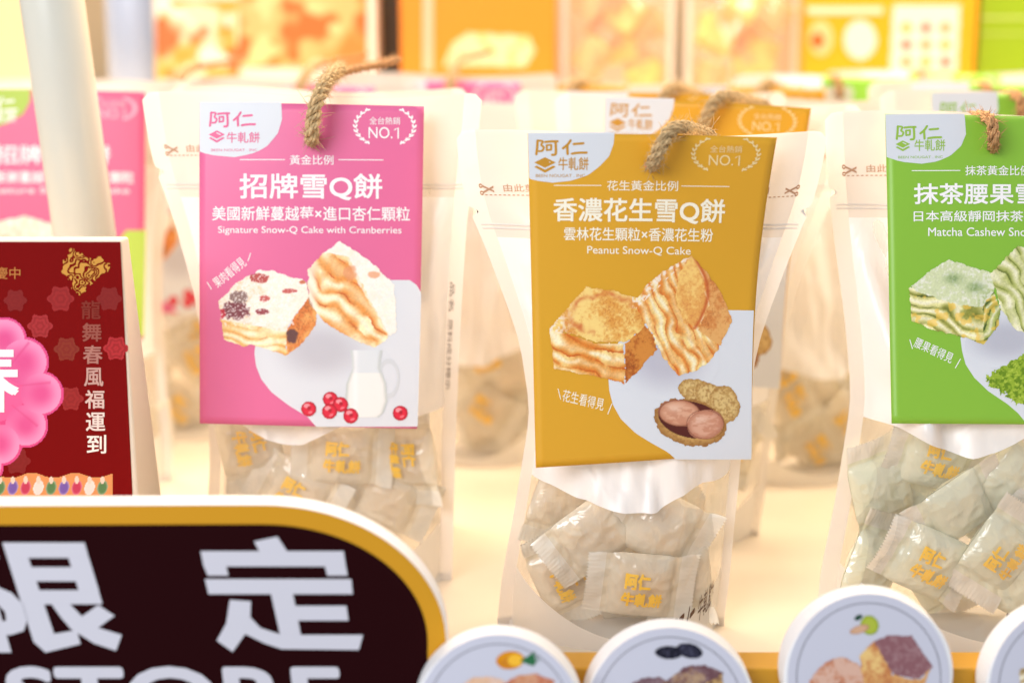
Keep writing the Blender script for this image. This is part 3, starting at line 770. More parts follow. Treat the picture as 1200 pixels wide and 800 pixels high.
A.face([(1065, 341), (1098, 316), (1111, 309), (1135, 317), (1162, 325), (1164, 345), (1150, 365), (1120, 362), (1082, 350)], 'dust', seed=35, cream=(214, 222, 176), brown=(150, 170, 100), dark=(100, 124, 60))
for x, y in ((1117, 332), (1142, 342)): A.blend(np.exp(-(((A.x - x) / 10) ** 2 + ((A.y - y) / 6) ** 2)) * (.4 + .8 * fbm(A.x, A.y, 2, 2, 4)) * .8, (110, 140, 80))
A.face([(1160, 326), (1192, 292), (1240, 315), (1258, 372), (1220, 398), (1190, 392), (1172, 368)], 'layers', ang=1.0, per=14, seed=36, cream=(240, 238, 190), brown=(160, 170, 80), dark=(92, 106, 40))
A.build('cake_picture', cG, 3, bG)
A = Paint(1150, 412, 1275, 482)
A.put(inside([(1152, 446), (1166, 436), (1180, 427), (1200, 418), (1225, 417), (1255, 432), (1266, 460), (1258, 478), (1215, 480), (1190, 474), (1172, 461), (1160, 456)], A.x + (fbm(A.x, A.y, 3, 2) - .5) * 9, A.y + (fbm(A.x, A.y, 3, 2, 5) - .5) * 9), (150, 180, 50))
A.blend(smooth01(fbm(A.x, A.y, 4, 3, 6), .45, .6), (105, 140, 25)); A.blend(smooth01(fbm(A.x, A.y, 2, 2, 7), .58, .7) * .7, (190, 210, 80))
A.build('matcha_powder_picture', cG, 3, bG)
rope(rootG, [np.array(P(*q)) - oG for q in [(1163, 178, .632), (1164, 166, .618), (1164, 152, .618), (1161, 141, .62), (1152, 136, .632), (1140, 137, .65), (1128, 142, .664)]], .0027, TWINE_R, 140, seed=12)
F = Flat(); brand(F, -9, 90.8, .40, (90, 62, 42)); F.text('牛軋餅', 18, 91.5, 38, 98.5, (90, 62, 42), .01); F.build('brand_print', pG.S(), 0, rootG)

# ---- special edition pouch: pink card with lime logo and lime foot
oS = np.array([P(65, 105, .84).x, .84, 0.0])
rootS = thing('snack_pouch', 'pink carded pouch with lime green logo and foot, behind the white pole', 'snack pouch', 'snack pouches on the display shelf', oS)
pS = Pouch(.2395, [.060, .058, .054, .054, .058, .066, .0755, .0790], [.058, .058, .056, .056, .058, .066, .0755, .0790], seed=15)
pS.build(rootS, False)
cS = Card([(-42, 104), (171, 108), (168, 398), (-38, 394)], [.829, .829, .806, .803], oS, bulge=.001)
bS = cS.base(rootS, (224, 96, 140))
sx = lambda x: -42 + (x - 234) * .81; sy = lambda y: 106 + (y - 122) * .768
F = Flat(); F.rows([(104, -42), (150, -41)], [(104, 37), (120, 36), (135, 28), (146, 10), (152, -15), (156, -41)], 105, 155, (172, 200, 60), 24, 12); F.build('logo_patch', cS, 1, bS)
F = Flat(); brand(F, -34, 113, .9, WH); F.text('牛軋餅', -16, 132, 20, 145, WH, .012); F.build('brand_lettering', cS, 2, bS)
F = Flat(); wreath(F, 132, 128, 27, 15, (246, 180, 205)); F.text('全台熱銷', 118, 119, 147, 126, (246, 190, 210)); F.text('NO.1', 117, 128, 147, 140, (246, 190, 210)); F.build('award_wreath', cS, 2, bS)
F = Flat(); F.text('招牌雪Q餅', -5, 172, 130, 196, WH, .022); F.text('美國新鮮蔓越莓×進口杏仁顆粒', -32, 203, 157, 217, WH, .02); F.text('Signature Snow-Q Cake', -26, 222, 152, 231, WH, .01); F.build('title_lettering', cS, 2, bS)
F = Flat(); F.rows([(270, 150), (285, 138), (300, 110), (330, 60), (398, 20)], [(270, 171), (398, 168.5)], 272, 394, (184, 210, 66), 40, 16); F.build('lime_print_area', cS, 1, bS)
A = Paint(-24, 254, 150, 330)
A.face([(-20, 285), (0, 262), (30, 255), (62, 264), (66, 300), (40, 322), (-14, 312)], 'dust', seed=41, cream=(250, 236, 210), brown=(225, 160, 100), dark=(170, 80, 60))
A.face([(66, 290), (95, 256), (140, 290), (146, 322), (100, 328)], 'layers', ang=.7, per=12, seed=42, cream=(252, 235, 195), brown=(225, 140, 70), dark=(190, 90, 45))
A.build('cake_picture', cS, 3, bS)

# ---- further pouches of the same kinds, standing in rows behind
G_ = 'snack pouches on the display shelf'
def X(px, y, z=.24): return P(px, 76 + (H - z) * FPX / y, y).x
skipF = ('loose_fibres', 'brand_print', 'side_print')
spots = [
    (rootP, 372, .760, .00, 1.004, 'second pink carded pouch, directly behind the front pink one'),
    (rootP, 205, .965, .02, 1.010, 'far pink carded pouch showing its laurel just right of the white pole'),
    (rootP, 352, .985, -.05, 1.017, 'far pale pink carded pouch behind the twine knot'),
    (rootP, 520, 1.00, .03, 1.03, 'far pink carded pouch in the gap between pink and ochre pouches'),
    (rootS, -100, .955, .0, 1.0, 'far pouch at the left edge behind the lime logo card'),
    (rootM, 812, .745, -.22, 1.045, 'tilted second ochre carded pouch whose peanuts show beside the front ochre card'),
    (rootM, 762, .840, -.05, 1.055, 'third ochre carded pouch with its pale logo corner just left of the front twine'),
    (rootM, 868, .985, .06, 1.060, 'farthest ochre carded pouch in the middle column'),
    (rootM, 655, 1.045, .03, 1.06, 'far ochre carded pouch filling the gap left of the middle column'),
    (rootG, 1110, 1.04, .05, 1.07, 'farthest green carded pouch below the nine picture panel'),
    (rootM, 965, .860, .25, 1.04, 'pale uncarded pouch between the ochre and the green column', 1),
    (rootM, 568, .900, -.20, 1.03, 'pale uncarded pouch in the gap between pink and ochre columns', 1),
    (rootG, 1235, .735, .0, 1.03, 'second green carded pouch, directly behind the front green one'),
    (rootG, 1190, .855, -.04, 1.045, 'third green carded pouch in the right column'),
    (rootG, 1010, .975, .08, 1.06, 'far green carded pouch showing a pale corner left of the green column'),
]
clones = []
for src, px, y, rz, sz, lab, *bare in spots:
    clones.append(dup(src, (X(px, y), y, 0), rz, (1, 1, sz), lab, ry=math.radians(1.6) if 'tilted' in lab else 0, skip=skipF + (('hang_card', 'twine_loop', 'tear_line_print') if bare else ())))


# ================================================================== WRAPPED CAKES inside the pouches
FM = []


def wrapper_mesh(seed):
    nu, nv = 61, 41; V, F, k = [], [], 0; FM.clear()
    U, Vv = np.meshgrid(np.linspace(-1, 1, nu), np.linspace(-1, 1, nv), indexing='ij'); a = np.abs(U)
    twist = Vv * smooth01(a, .5, 1) * np.sign(U) * .25
    for sd in (1, -1):
        inner = np.clip(1 - (a / .56) ** 2.6, 0, 1) ** .55
        th = .0058 * inner * np.clip(1 - np.abs(Vv) ** 2.6, 0, 1) ** .6 + .0002
        half = .0165 * (1 - .05 * np.exp(-((a - .6) / .12) ** 2))
        zig = ((np.arange(nv) % 2) * .0011)[None, :] * (a > .999)
        x = U * .0275 - np.sign(U) * zig
        fac = np.abs(((U * 1.7 + Vv * 1.1 + seed * .37) % 1) - .5) * 2 - np.abs(((U * 1.2 - Vv * 1.6 + seed * .61) % 1) - .5) * 2   # flat facets with sharp folds
        rid = np.abs(fbm(U * 3 + 4, Vv * 2.2 + 6, 1, 2, seed + sd) - .5) * 2
        soft = smooth01(a, 1.0, .55) * (1 - np.abs(Vv) ** 6)
        y = -sd * th - sd * (fac * .0011 + (.5 - rid) * .0016) * inner ** .5 * (1 - np.abs(Vv) ** 6) + fac * .0009 * soft
        y = y + .0030 * np.sin(Vv * 1.6 + seed) * smooth01(a, .5, 1) * np.sign(U) + .0002 * np.sin(Vv * 46) * (a > .74)
        z = Vv * half + twist * .006
        V.append(np.stack([x, y, z], -1).reshape(-1, 3)); f = grid_faces(nu, nv, k); F += [tuple(q) if sd < 0 else tuple(q[::-1]) for q in f]; k += nu * nv
        uc = (a[:-1, :-1] + a[1:, 1:]) / 2; FM.append((uc > .66).astype(int).reshape(-1))
    return np.vstack(V), F


WM, WMG = [], []
for sd_ in (3, 14, 27):
    WV, WF = wrapper_mesh(sd_); WM.append(mesh('wrapper', WV, WF, WRAP_FILM, mats=[FIN_FILM], fm=np.concatenate(FM))); WMG.append(mesh('wrapper', WV, WF, GREENWRAP, mats=[FIN_FILM], fm=np.concatenate(FM)))
NW = [0]


def cake_mesh(mat):
    n = 6; V, F = [], []
    import bmesh
    bm = bmesh.new(); bmesh.ops.create_cube(bm, size=1); bmesh.ops.subdivide_edges(bm, edges=bm.edges[:], cuts=4, use_grid_fill=True)
    for v in bm.verts:
        d = v.co.normalized() * .62; v.co = v.co * .8 + d * .2
        j = 1 + (vn(np.array([v.co.x * 6 + 9]), np.array([v.co.y * 6 + v.co.z * 5 + 4]))[0] - .5) * .14
        v.co = Vector((v.co.x * .0215 * j, v.co.y * .0092, v.co.z * .0195 * j))
    me = bpy.data.meshes.new('cake'); bm.to_mesh(me); bm.free(); me.materials.append(mat); return me


CM, CMG = cake_mesh(CAKEM), cake_mesh(MATCHAM)
PF = Flat(); PF.text('阿仁', -9, -9, 3.5, -1, (255, 205, 0), .045); PF.text('牛軋餅', -10, .4, 10, 8.4, (255, 205, 0), .045)
def wrapS(p, layer):
    p = np.asarray(p, float); x = p[:, 0] / 1000; z = -p[:, 1] / 1000
    a = np.abs(x / .0225); th = .0068 * np.clip(1 - (a / .68) ** 3, 0, 1) ** .5 * np.clip(1 - np.abs(z / .0135) ** 2.4, 0, 1) ** .6
    return np.stack([x, -th - .0019, z], 1)
proto_print = None


def candy(mother, pc, s_, t_, dy, rx, ry, rz, green, label, group, world=None, pr=True):
    base = pc.pt(np.array([s_]), np.array([t_]), 1)[0]
    lim = pc._sm(np.array([t_]), DD)[0] * pc.dp
    p = Vector((base[0], pc.lean * base[2] + dy * lim, t_ * pc.h))
    p = Vector(mother.matrix_basis @ p)
    o = thing('wrapped_cake', label, 'wrapped cake', group, p)
    o.rotation_euler = (rx, ry, rz + mother.rotation_euler.z); o.scale = (.9, .9, .9)
    NW[0] += 1; obj('wrapper', (WMG if green else WM)[NW[0] % 3], o); obj('cake', CMG if green else CM, o)
    if pr:
        global proto_print
        if proto_print is None: proto_print = PF.build('wrapper_print', wrapS, 0, o)
        else: obj('wrapper_print', proto_print.data, o)
    return o


gM = 'wrapped cakes in the ochre carded pouch'
for k, (s_, t_, dy, rx, ry, rz, lab, pr) in enumerate([
    (-.36, .225, -.62, .1, -.62, .12, 'wrapped cake with zigzag end slanting up to the middle under the ochre card', False),
    (.22, .238, -.55, -.05, .48, .05, 'wrapped cake slanting down right at the right top of the ochre pouch window', False),
    (-.60, .27, .1, .1, -1.2, .3, 'wrapped cake at the top left corner of the ochre pouch window', False),
    (.02, .125, -.66, .10, .10, .05, 'wrapped cake with bold yellow lettering in the middle of the ochre pouch window', True),
    (.42, .13, -.3, .1, 1.45, -.1, 'upright wrapped cake at the right side of the ochre pouch window', False),
    (-.52, .12, -.2, .1, 1.15, .3, 'upright wrapped cake at the left side of the ochre pouch window', True),
    (.2, .07, -.05, .5, -.3, .0, 'wrapped cake lying at the foot of the ochre pouch', False)]):
    candy(rootM, pM, s_, t_, dy, rx, ry, rz, False, lab, gM, pr=pr)
gH = 'wrapped cakes hidden deeper in the ochre pouch'
for (s_, t_, dy, ry) in [(-.3, .2, .45, .8), (.3, .19, .4, -.5), (0, .08, .5, .2), (.1, .29, .4, 1.2)]:
    candy(rootM, pM, s_, t_, dy, 0, ry, 0, False, 'wrapped cake lying at the back inside the front ochre carded pouch', gH, pr=False)
gP = 'wrapped cakes in the front pink carded pouch'
for (s_, t_, dy, rx, ry, rz, lab) in [
    (-.62, .30, -.15, .1, 1.4, .3, 'upright yellow printed cake at the left of the pink pouch window'),
    (.18, .285, -.35, .05, .08, .1, 'cake with large yellow lettering in the middle of the pink pouch window'),
    (.66, .27, -.1, .1, 1.45, -.4, 'upright wrapped cake at the right of the pink pouch window'),
    (-.2, .2, -.2, .1, .5, 0, 'lower wrapped cake above the sign edge in the pink pouch')]:
    candy(rootP, pP, s_, t_, dy, rx, ry, rz, False, lab, gP)
for (s_, t_, dy, ry) in [(.1, .33, .3, .6), (-.4, .36, .2, -.4), (.5, .18, 0, .4), (0, .1, 0, 1)]:
    candy(rootP, pP, s_, t_, dy, 0, ry, 0, False, 'wrapped cake lying at the back inside the front pink carded pouch', 'wrapped cakes hidden deeper in the pink pouch', pr=False)
gG = 'wrapped cakes in the green carded pouch'
for (s_, t_, dy, rx, ry, rz, lab, pr) in [
    (-.42, .345, -.25, .1, .25, .1, 'pale wrapper with orange spot highest in the green pouch window', True),
    (-.30, .255, -.45, .2, -.55, .2, 'pale triangular wrapper fold in the middle left of the green pouch window', False),
    (.02, .30, -.35, .3, -.75, -.2, 'pale wrapper leaning right of the middle in the green pouch window', False),
    (-.45, .15, -.40, .1, .45, .1, 'pale wrapper slanting low behind the round sign in the green pouch', True),
    (-.05, .17, -.45, .1, -1.0, .1, 'pale wrapper standing on end in the lower middle of the green pouch', True),
    (.3, .22, -.35, .1, .5, -.1, 'pale wrapper at the right picture edge in the green pouch', True),
    (-.74, .28, -.1, .1, 1.3, .4, 'pale wrapper upright against the left seam of the green pouch', False),
    (-.72, .13, -.1, .1, -1.2, .4, 'lowest pale wrapper by the left seam of the green pouch', False),
    (.35, .34, -.3, .1, -.4, 0, 'highest pale wrapper near the right picture edge in the green pouch', True)]:
    candy(rootG, pG, s_, t_, dy, rx, ry, rz, True, lab, gG, pr=pr)
for (s_, t_, dy, ry) in [(-.5, .22, .4, .6), (-.2, .35, .3, -.4), (.1, .2, .3, .4), (-.3, .1, .2, 1), (.1, .1, -.2, .5), (.5, .12, 0, .3)]:
    candy(rootG, pG, s_, t_, dy, 0, ry, 0, True, 'pale wrapped cake lying at the back inside the front green carded pouch', 'wrapped cakes hidden deeper in the green pouch', pr=False)
rs = random.Random(3)
for mo, pc, gr, who in [(rootS, pS, False, 'in the lime logo pouch behind the pole')] + [(c, {id(rootP): pP, id(rootM): pM, id(rootG): pG, id(rootS): pS}[id(sp[0])], sp[0] is rootG, 'in the ' + sp[5]) for c, sp in zip(clones, spots)]:
    short = {.76: 'in the second pink carded pouch', .745: 'in the tilted ochre carded pouch', .85: 'in the third ochre carded pouch', .735: 'in the second green carded pouch', .855: 'in the third green carded pouch', .84: 'in the lime logo pouch behind the pole', .965: 'in the far pink pouch right of the pole', .985: 'in the far pale pink pouch', 1.03: 'in the far pink pouch of the gap', .955: 'in the far pouch at the left edge', 1.0: 'in the farthest ochre pouch', .975: 'in the far green pouch'}.get(round(mo.location.y, 3) if 'uncarded' not in mo['label'] else 0, 'in the ' + (mo['label'].split(' pouch')[0] + ' pouch ' + ('right' if mo.location.x > .12 else 'left') + ' of the ochre one'))
    for k in range(7):
        candy(mo, pc, rs.uniform(-.6, .6), .07 + .036 * k, rs.uniform(-.3, .3), rs.uniform(-.3, .3), rs.uniform(-1.4, 1.4), rs.uniform(-.3, .3), gr,
              'blurred wrapped cake ' + short, 'wrapped cakes ' + short, pr=(k % 2 == 0))

# ================================================================== WHITE POLE
a = np.array(P(100, 280, .70)); b = np.array(P(61, 0, .70)); d = (b - a) / np.linalg.norm(b - a)
t0 = a - d * (a[2] - .0003) / d[2]; t1 = b + d * .25
rp = thing('display_pole', 'tilted glossy white metal pole at the upper left', 'pole', None, tuple(t0))
v, f = tube([t0 - t0, (t1 - t0) * .5, t1 - t0], .0150, 40); obj('pole_tube', mesh('pole_tube', v, f, POLEM), rp)
v, f = tube([np.array([0, 0, 0.0]), np.array([0, 0, .002]), np.array([0, 0, .0035])], [.026, .026, .0245], 40); obj('foot_flange', mesh('foot_flange', v, f, POLEM), rp)

# ================================================================== RED FESTIVE PACK
yR = .585
oR = np.array([P(10, 560, yR).x, yR, 0.0])
rr = thing('gift_pack', 'dark red new year gift pack with pink flower and gold dragon', 'gift pack', None, oR)
xl = P(-160, 290, yR).x - oR[0]; zt = P(142, 281, yR).z; xr_t = P(142, 281, yR).x - oR[0]; xr_b = P(158, 600, yR).x - oR[0]
V = [(xl, 0, 0), (xr_b + .003, 0, 0), (xr_b + .003, .05, 0), (xl, .05, 0), (xl, 0, zt), (xr_t, 0, zt), (xr_t, .012, zt), (xl, .012, zt)]
bx_ = obj('carton_body', mesh('carton_body', V, [(3, 2, 1, 0), (4, 5, 6, 7), (0, 1, 5, 4), (1, 2, 6, 5), (2, 3, 7, 6), (3, 0, 4, 7)], plain('cream_card', (238, 226, 206), .5, trans=.15), smooth=False), rr)
bv = bx_.modifiers.new('b', 'BEVEL'); bv.width = .0012; bv.segments = 3
def planeS(y, o, tilt=0):
    def f(p, layer):
        p = np.asarray(p, float); A_, B_ = (p[:, 0] - 600) / FPX, (p[:, 1] - 400) / FPX
        cy = math.cos(PITCH) - B_ * math.sin(PITCH); cz = -math.sin(PITCH) - B_ * math.cos(PITCH); k = (y - .0003 - .0001 * layer) / cy
        return np.stack([A_ * k, np.full(len(p), y - .0003 - .0001 * layer), H + cz * k], 1) - o
    return f
SR = planeS(yR, oR)
F = Flat(); F.rows([(283, -158), (640, -150)], [(281.5, 141), (640, 158)], 283.5, 640, (122, 14, 14), 20, 8); fr = F.build('red_front', SR, 0, rr, SIGNINK)
A = Paint(-150, 290, 150, 560, 1.0)
def med(cx, cy, r, c, al):
    th = np.arctan2(A.y - cy, A.x - cx); R = np.hypot(A.x - cx, A.y - cy) / (r * (1 + .13 * np.cos(6 * th)))
    A.put(R < 1, (122, 14, 14)); A.blend((R < 1) * (al * (.6 + .4 * (np.sin(R * 16) > 0))), c)
for q in ((71, 350, 15, (190, 50, 50), .5), (47, 382, 14, (200, 60, 66), .6), (78, 409, 14, (150, 75, 35), .5), (136, 408, 14, (205, 50, 58), .7), (83, 467, 14, (180, 45, 44), .6),
          (128, 350, 14, (150, 45, 30), .35), (18, 352, 13, (150, 40, 30), .35), (20, 540, 15, (150, 30, 34), .4)): med(*q)
pet = ((-60, 480, 34), (-50, 420, 34), (5, 398, 27), (-25, 545, 30), (30, 498, 27), (28, 424, 30), (48, 461, 27), (0, 520, 26))
U_ = np.zeros(A.x.shape, bool)
for cx, cy, r in pet + ((-10, 455, 56),): U_ |= np.hypot(A.x - cx, A.y - cy) < r
A.put(U_, (226, 72, 134))
ang_ = np.arctan2(A.y - 455, A.x + 10); rad_ = np.hypot(A.x + 10, A.y - 455)
A.put((rad_ < 40), (236, 96, 152))
for cx, cy, r in pet:
    q = np.hypot(A.x - cx, A.y - cy) / r; mm_ = q < .88
    col = mixc(np.broadcast_to(np.array((226, 86, 146), float), A.c.shape), (240, 150, 192), smooth01(q, .1, .86) * smooth01(rad_, 20, 75)); A.put(mm_, col)
A.blend(np.exp(-((np.abs(np.sin(ang_ * 4 + .4)) - .0) / .10) ** 2) * ((rad_ > 30) & (rad_ < 70)) * .5, (220, 70, 130))
A.build('flower_picture', SR, 1, rr)
F = Flat(); F.text('春', -62, 402, 23, 484, (250, 246, 246), .028)
F.build('spring_character', SR, 3, rr)
F = Flat()
for k, ch in enumerate('龍舞春風福運到'):
    t = k / 6; c = tuple(np.array((128, 40, 26)) * (1 - t) ** 1.3 + np.array((250, 236, 226)) * (1 - (1 - t) ** 1.3))
    x0 = 95 + k * 1.1; F.text(ch, x0, 352 + 26.2 * k, x0 + 23, 374 + 26.2 * k, c, .022)
F.build('blessing_lettering', SR, 2, rr)
F = Flat(); F.text('慶中', -6, 313, 24, 327, (190, 120, 55), .01); F.build('festival_lettering', SR, 2, rr)
A = Paint(66, 290, 132, 346, .7)
em = inside([(72, 302), (80, 294), (92, 292), (101, 297), (106, 306), (118, 305), (127, 311), (125, 322), (114, 327), (107, 334), (98, 344), (88, 341), (84, 332), (76, 326), (71, 316)], A.x + (fbm(A.x, A.y, 8, 2, 3) - .5) * 14, A.y + (fbm(A.x, A.y, 8, 2, 6) - .5) * 14)
A.put(em & (np.sin(fbm(A.x, A.y, 13, 2, 8) * 42) > -.72), (206, 150, 60)); A.build('gold_cloud_emblem', SR, 2, rr)
A = Paint(-150, 552, 132, 640, 1.0)
A.put((A.y > 556 + 3 * np.sin(A.x / 8)), (226, 150, 90))
for x in range(-140, 130, 15):
    c = [(120, 90, 170), (200, 60, 90), (235, 220, 210), (90, 130, 80)][(x // 15) % 4]
    A.ell(x + 5, 571, 6, 9, c, .2, (255, 240, 230), .4); A.ell(x + 5, 562, 2.5, 5, (240, 210, 190))
A.build('sweets_picture', SR, 1, rr)

# ================================================================== BROWN SIGN
yS = .497
oB = np.array([P(200, 700, yS).x, yS, -.12])
rb = thing('promotion_sign', 'dark brown sign with gold border and large white characters', 'sign', None, oB)
def board_outline(in_):
    pts = [(-260, 900), (-260, 592 + in_), (250, 590 + in_)]
    # rounded right corner, traced as an ellipse quarter
    ex, ey, cx, cy = 216 - in_ * .95, 162 - in_, 308, 752
    for t in np.linspace(0, 90, 26): pts.append((cx + ex * math.sin(math.radians(t)), cy - ey * math.cos(math.radians(t))))
    pts += [(524 - in_, 900)]
    return pts
SB = planeS(yS, oB)
out = SB(board_outline(0), 0); n = len(out); bk = out + np.array([0, .0105, 0])
me = mesh('foam_board', np.vstack([out, bk]), [tuple(range(n))[::-1], tuple(range(n, 2 * n))] + [(i, (i + 1) % n, n + (i + 1) % n, n + i) for i in range(n)], FOAM, smooth=False)
fb = obj('foam_board', me, rb); bv = fb.modifiers.new('b', 'BEVEL'); bv.width = .0006; bv.segments = 2; bv.limit_method = 'ANGLE'; bv.angle_limit = 1.0
F = Flat(); F.poly(board_outline(1.5), (204, 148, 40)); F.build('gold_border', SB, 1, rb, SIGNINK)
F = Flat(); F.poly(board_outline(24), (34, 3, 6)); F.build('brown_face', SB, 2, rb, SIGNINK)
LC = (204, 204, 214)
q3 = lambda L: [(x / 3, 560 + y / 3) for x, y in L]
strokes_xian = [
    [(8, 226), (82, 226), (190, 546), (160, 612), (118, 575)], [(8, 226), (297, 226), (312, 280), (60, 280)], [(100, 312), (322, 312), (337, 362), (115, 362)],
    [(128, 393), (346, 393), (360, 442), (140, 443)], [(240, 278), (312, 278), (348, 396), (277, 396)], [(180, 548), (270, 533), (283, 582), (160, 612)],
    [(180, 441), (245, 441), (288, 485), (345, 525), (428, 550), (408, 606), (330, 580), (275, 545), (250, 530), (215, 490)], [(284, 488), (345, 445), (403, 483), (345, 525)],
    [(-130, 226), (-70, 226), (40, 612), (-20, 612)], [(-90, 226), (-20, 226), (-5, 280), (-40, 330), (-75, 290)],
    [(-45, 345), (0, 385), (40, 402), (78, 440), (95, 498), (84, 536), (40, 550), (5, 552), (-5, 505), (22, 500), (18, 470), (-10, 440), (-50, 420)]]
F = Flat()
for s_ in strokes_xian: F.poly(q3(s_), LC)
def jitter(F, S):   # strokes overlap: give each its own hair of height
    return lambda p, layer: S(p, layer)
def build_strokes(name, strokes):
    V, Fc, n0 = [], [], 0
    for k, s_ in enumerate(strokes):
        p = SB(q3(s_), 3 + .25 * k); V.append(p); Fc.append(tuple(range(n0, n0 + len(p)))[::-1]); n0 += len(p)
    obj(name, mesh(name, np.vstack(V), Fc, SIGNINK, lin(LC), smooth=False), rb)
build_strokes('limited_character', strokes_xian)
build_strokes('edition_character', [
    [(893, 222), (975, 205), (1010, 258), (912, 258)], [(705, 256), (1208, 256), (1216, 310), (716, 310)], [(716, 308), (795, 308), (803, 342), (730, 342)],
    [(1142, 308), (1216, 308), (1222, 342), (1150, 342)], [(720, 354), (1235, 354), (1240, 407), (733, 407)], [(952, 405), (1030, 405), (1058, 552), (985, 552)],
    [(1036, 448), (1218, 448), (1225, 500), (1046, 500)], [(878, 486), (915, 525), (985, 548), (1058, 550), (1276, 550), (1262, 603), (990, 600), (930, 580), (862, 547)],
    [(808, 427), (882, 432), (880, 490), (862, 547), (818, 610), (762, 570), (795, 510)]])
F = Flat(); F.text('STORE', 8, 780, 402, 846, LC, .045, shear=.12); F.build('store_lettering', SB, 3, rb, SIGNINK)

# ================================================================== ROUND FLAVOUR SIGNS
def round_sign(cx, cy, y, R, label, painter):
    c = np.array(P(cx, cy, y)); root = thing('round_sign', label, 'round sign', 'round flavour signs along the shelf front', tuple(c))
    n = 96; V, Fc = [], []
    prof = [(R - .0006, 0), (R - .0002, .0002), (R, .0007), (R, .0125), (R - .0006, .0131)]
    for r_, dy in prof:
        for k in range(n): t = 2 * math.pi * k / n; V.append((r_ * math.cos(t), dy, r_ * math.sin(t)))
    for j in range(len(prof) - 1):
        for k in range(n): Fc.append((j * n + k, j * n + (k + 1) % n, (j + 1) * n + (k + 1) % n, (j + 1) * n + k))
    Fc += [tuple(range(n)), tuple(range((len(prof) - 1) * n, len(prof) * n))[::-1]]
    o = obj('foam_disc', mesh('foam_disc', V, Fc, FOAM), root); o.data.polygons.foreach_set('use_smooth', [False] * len(o.data.polygons))
    S = planeS(y, c)
    k_ = FPX / (y * math.cos(PITCH) + (H - c[2]) * math.sin(PITCH)) * R
    Fp = Flat(); Fp.disc(cx, cy, k_ * .955, k_ * .985, (204, 206, 220), 96); Fp.build('printed_face', S, 0, root, SIGNINK)
    Fp = Flat()
    for i in range(170):
        t = 2 * math.pi * i / 170; Fp.disc(cx + k_ * .85 * math.cos(t), cy + k_ * .875 * math.sin(t), .95, .95, (52, 50, 56), 6)
    Fp.build('dotted_ring', S, 1, root, SIGNINK)
    A = Paint(cx - 80, cy - 85, cx + 80, cy + 30, .8); A.dust = .18; painter(A, cx, cy); A.build('flavour_picture', S, 2, root, SIGNINK)
    return root


def duo(A, x0, y0, x1, y1, c1, c2):   # two cakes at given spots
    for (x, y), c, sd in (((x0, y0), c1, 5), ((x1, y1), c2, 9)):
        A.face([(x - 38, y + 12), (x - 10, y - 4), (x + 30, y), (x + 38, y + 50), (x - 36, y + 50)], 'crumb', seed=sd, cream=c[1], brown=c[2], dark=c[3])
        A.face([(x - 38, y + 12), (x - 12, y - 6), (x + 10, y - 8), (x + 34, y + 2), (x + 8, y + 16), (x - 20, y + 18)], 'dust', seed=sd + 1, cream=c[0], brown=c[1], dark=c[3])


def p1(A, cx, cy):
    A.ell(cx + 14, 773, 17, 11, (226, 152, 30), -.1, (196, 112, 20), .6); A.put(inside([(582, 777), (600, 765), (606, 780), (596, 782)], A.x, A.y), (206, 132, 40)); A.ell(604, 773, 9, 7, (246, 190, 60))
    for k in range(9): A.put(inside([(610, 773 + k * .4), (642 - abs(k - 4) * 3, 760 + k * 3.4), (622, 777 + (k - 4) * 1.2)], A.x, A.y), (52, 112, 74))
    t = ((226, 190, 170), (222, 168, 120), (168, 92, 60), (110, 50, 40)); duo(A, 566, 799, 618, 796, t, ((196, 120, 90), (212, 160, 110), (150, 80, 60), (90, 40, 36)))
def p2(A, cx, cy):
    A.ell(784, 764, 17, 8, (36, 36, 48), .02, (20, 20, 28), .6); A.ell(808, 762, 16, 9, (46, 46, 62), .25, (24, 24, 34), .8); A.blend(smooth01(fbm(A.x, A.y, 3, 2), .55, .7) * .3, (120, 120, 150))
    t = ((120, 92, 100), (150, 110, 100), (84, 56, 62), (40, 26, 34)); duo(A, 762, 800, 816, 786, t, ((110, 78, 84), (206, 170, 110), (90, 60, 60), (40, 26, 30)))
def p3(A, cx, cy):
    A.ell(1019, 732, 11, 12, (176, 190, 70), -.4, (130, 150, 40), .7); A.ell(1006, 723, 5.5, 3.2, (26, 70, 46), -.5); A.ell(1007, 737, 12, 5, (214, 172, 140), -.3, (170, 120, 90), .7)
    A.face([(948, 796), (966, 776), (985, 768), (1005, 776), (1020, 790), (1035, 815), (950, 815)], 'crumb', seed=21, cream=(220, 180, 160), brown=(190, 105, 65), dark=(110, 50, 40))
    A.face([(1006, 768), (1024, 750), (1044, 776), (1050, 815), (1014, 806)], 'crumb', seed=22, cream=(236, 200, 130), brown=(200, 130, 80), dark=(170, 90, 60))
    A.face([(1024, 750), (1040, 743), (1068, 744), (1093, 780), (1078, 796), (1046, 790)], 'dust', seed=23, cream=(142, 98, 104), brown=(120, 76, 84), dark=(80, 46, 50))
    A.face([(1046, 790), (1078, 796), (1093, 780), (1084, 800), (1050, 815)], 'crumb', seed=24, cream=(222, 170, 110), brown=(180, 100, 60), dark=(120, 60, 45))
def p4(A, cx, cy):
    A.face([(cx - 62, 782), (cx - 20, 775), (cx + 20, 790), (cx + 10, 830), (cx - 60, 830)], 'layers', seed=31, per=9, cream=(240, 228, 196), brown=(150, 120, 70), dark=(60, 44, 40)); A.ell(cx, 760, 10, 7, (120, 70, 50))
round_sign(584, 842, .483, .0313, 'round white sign with pineapple picture, leftmost beside the brown sign', p1)
round_sign(785, 835, .498, .0326, 'round white sign with two dark sandwich biscuits and brown cakes', p2)
round_sign(1018, 793, .500, .0318, 'round white sign with green mango and nuts, before the green pouch', p3)
round_sign(1256, 806, .500, .0322, 'round white sign cut off by the right picture edge', p4)

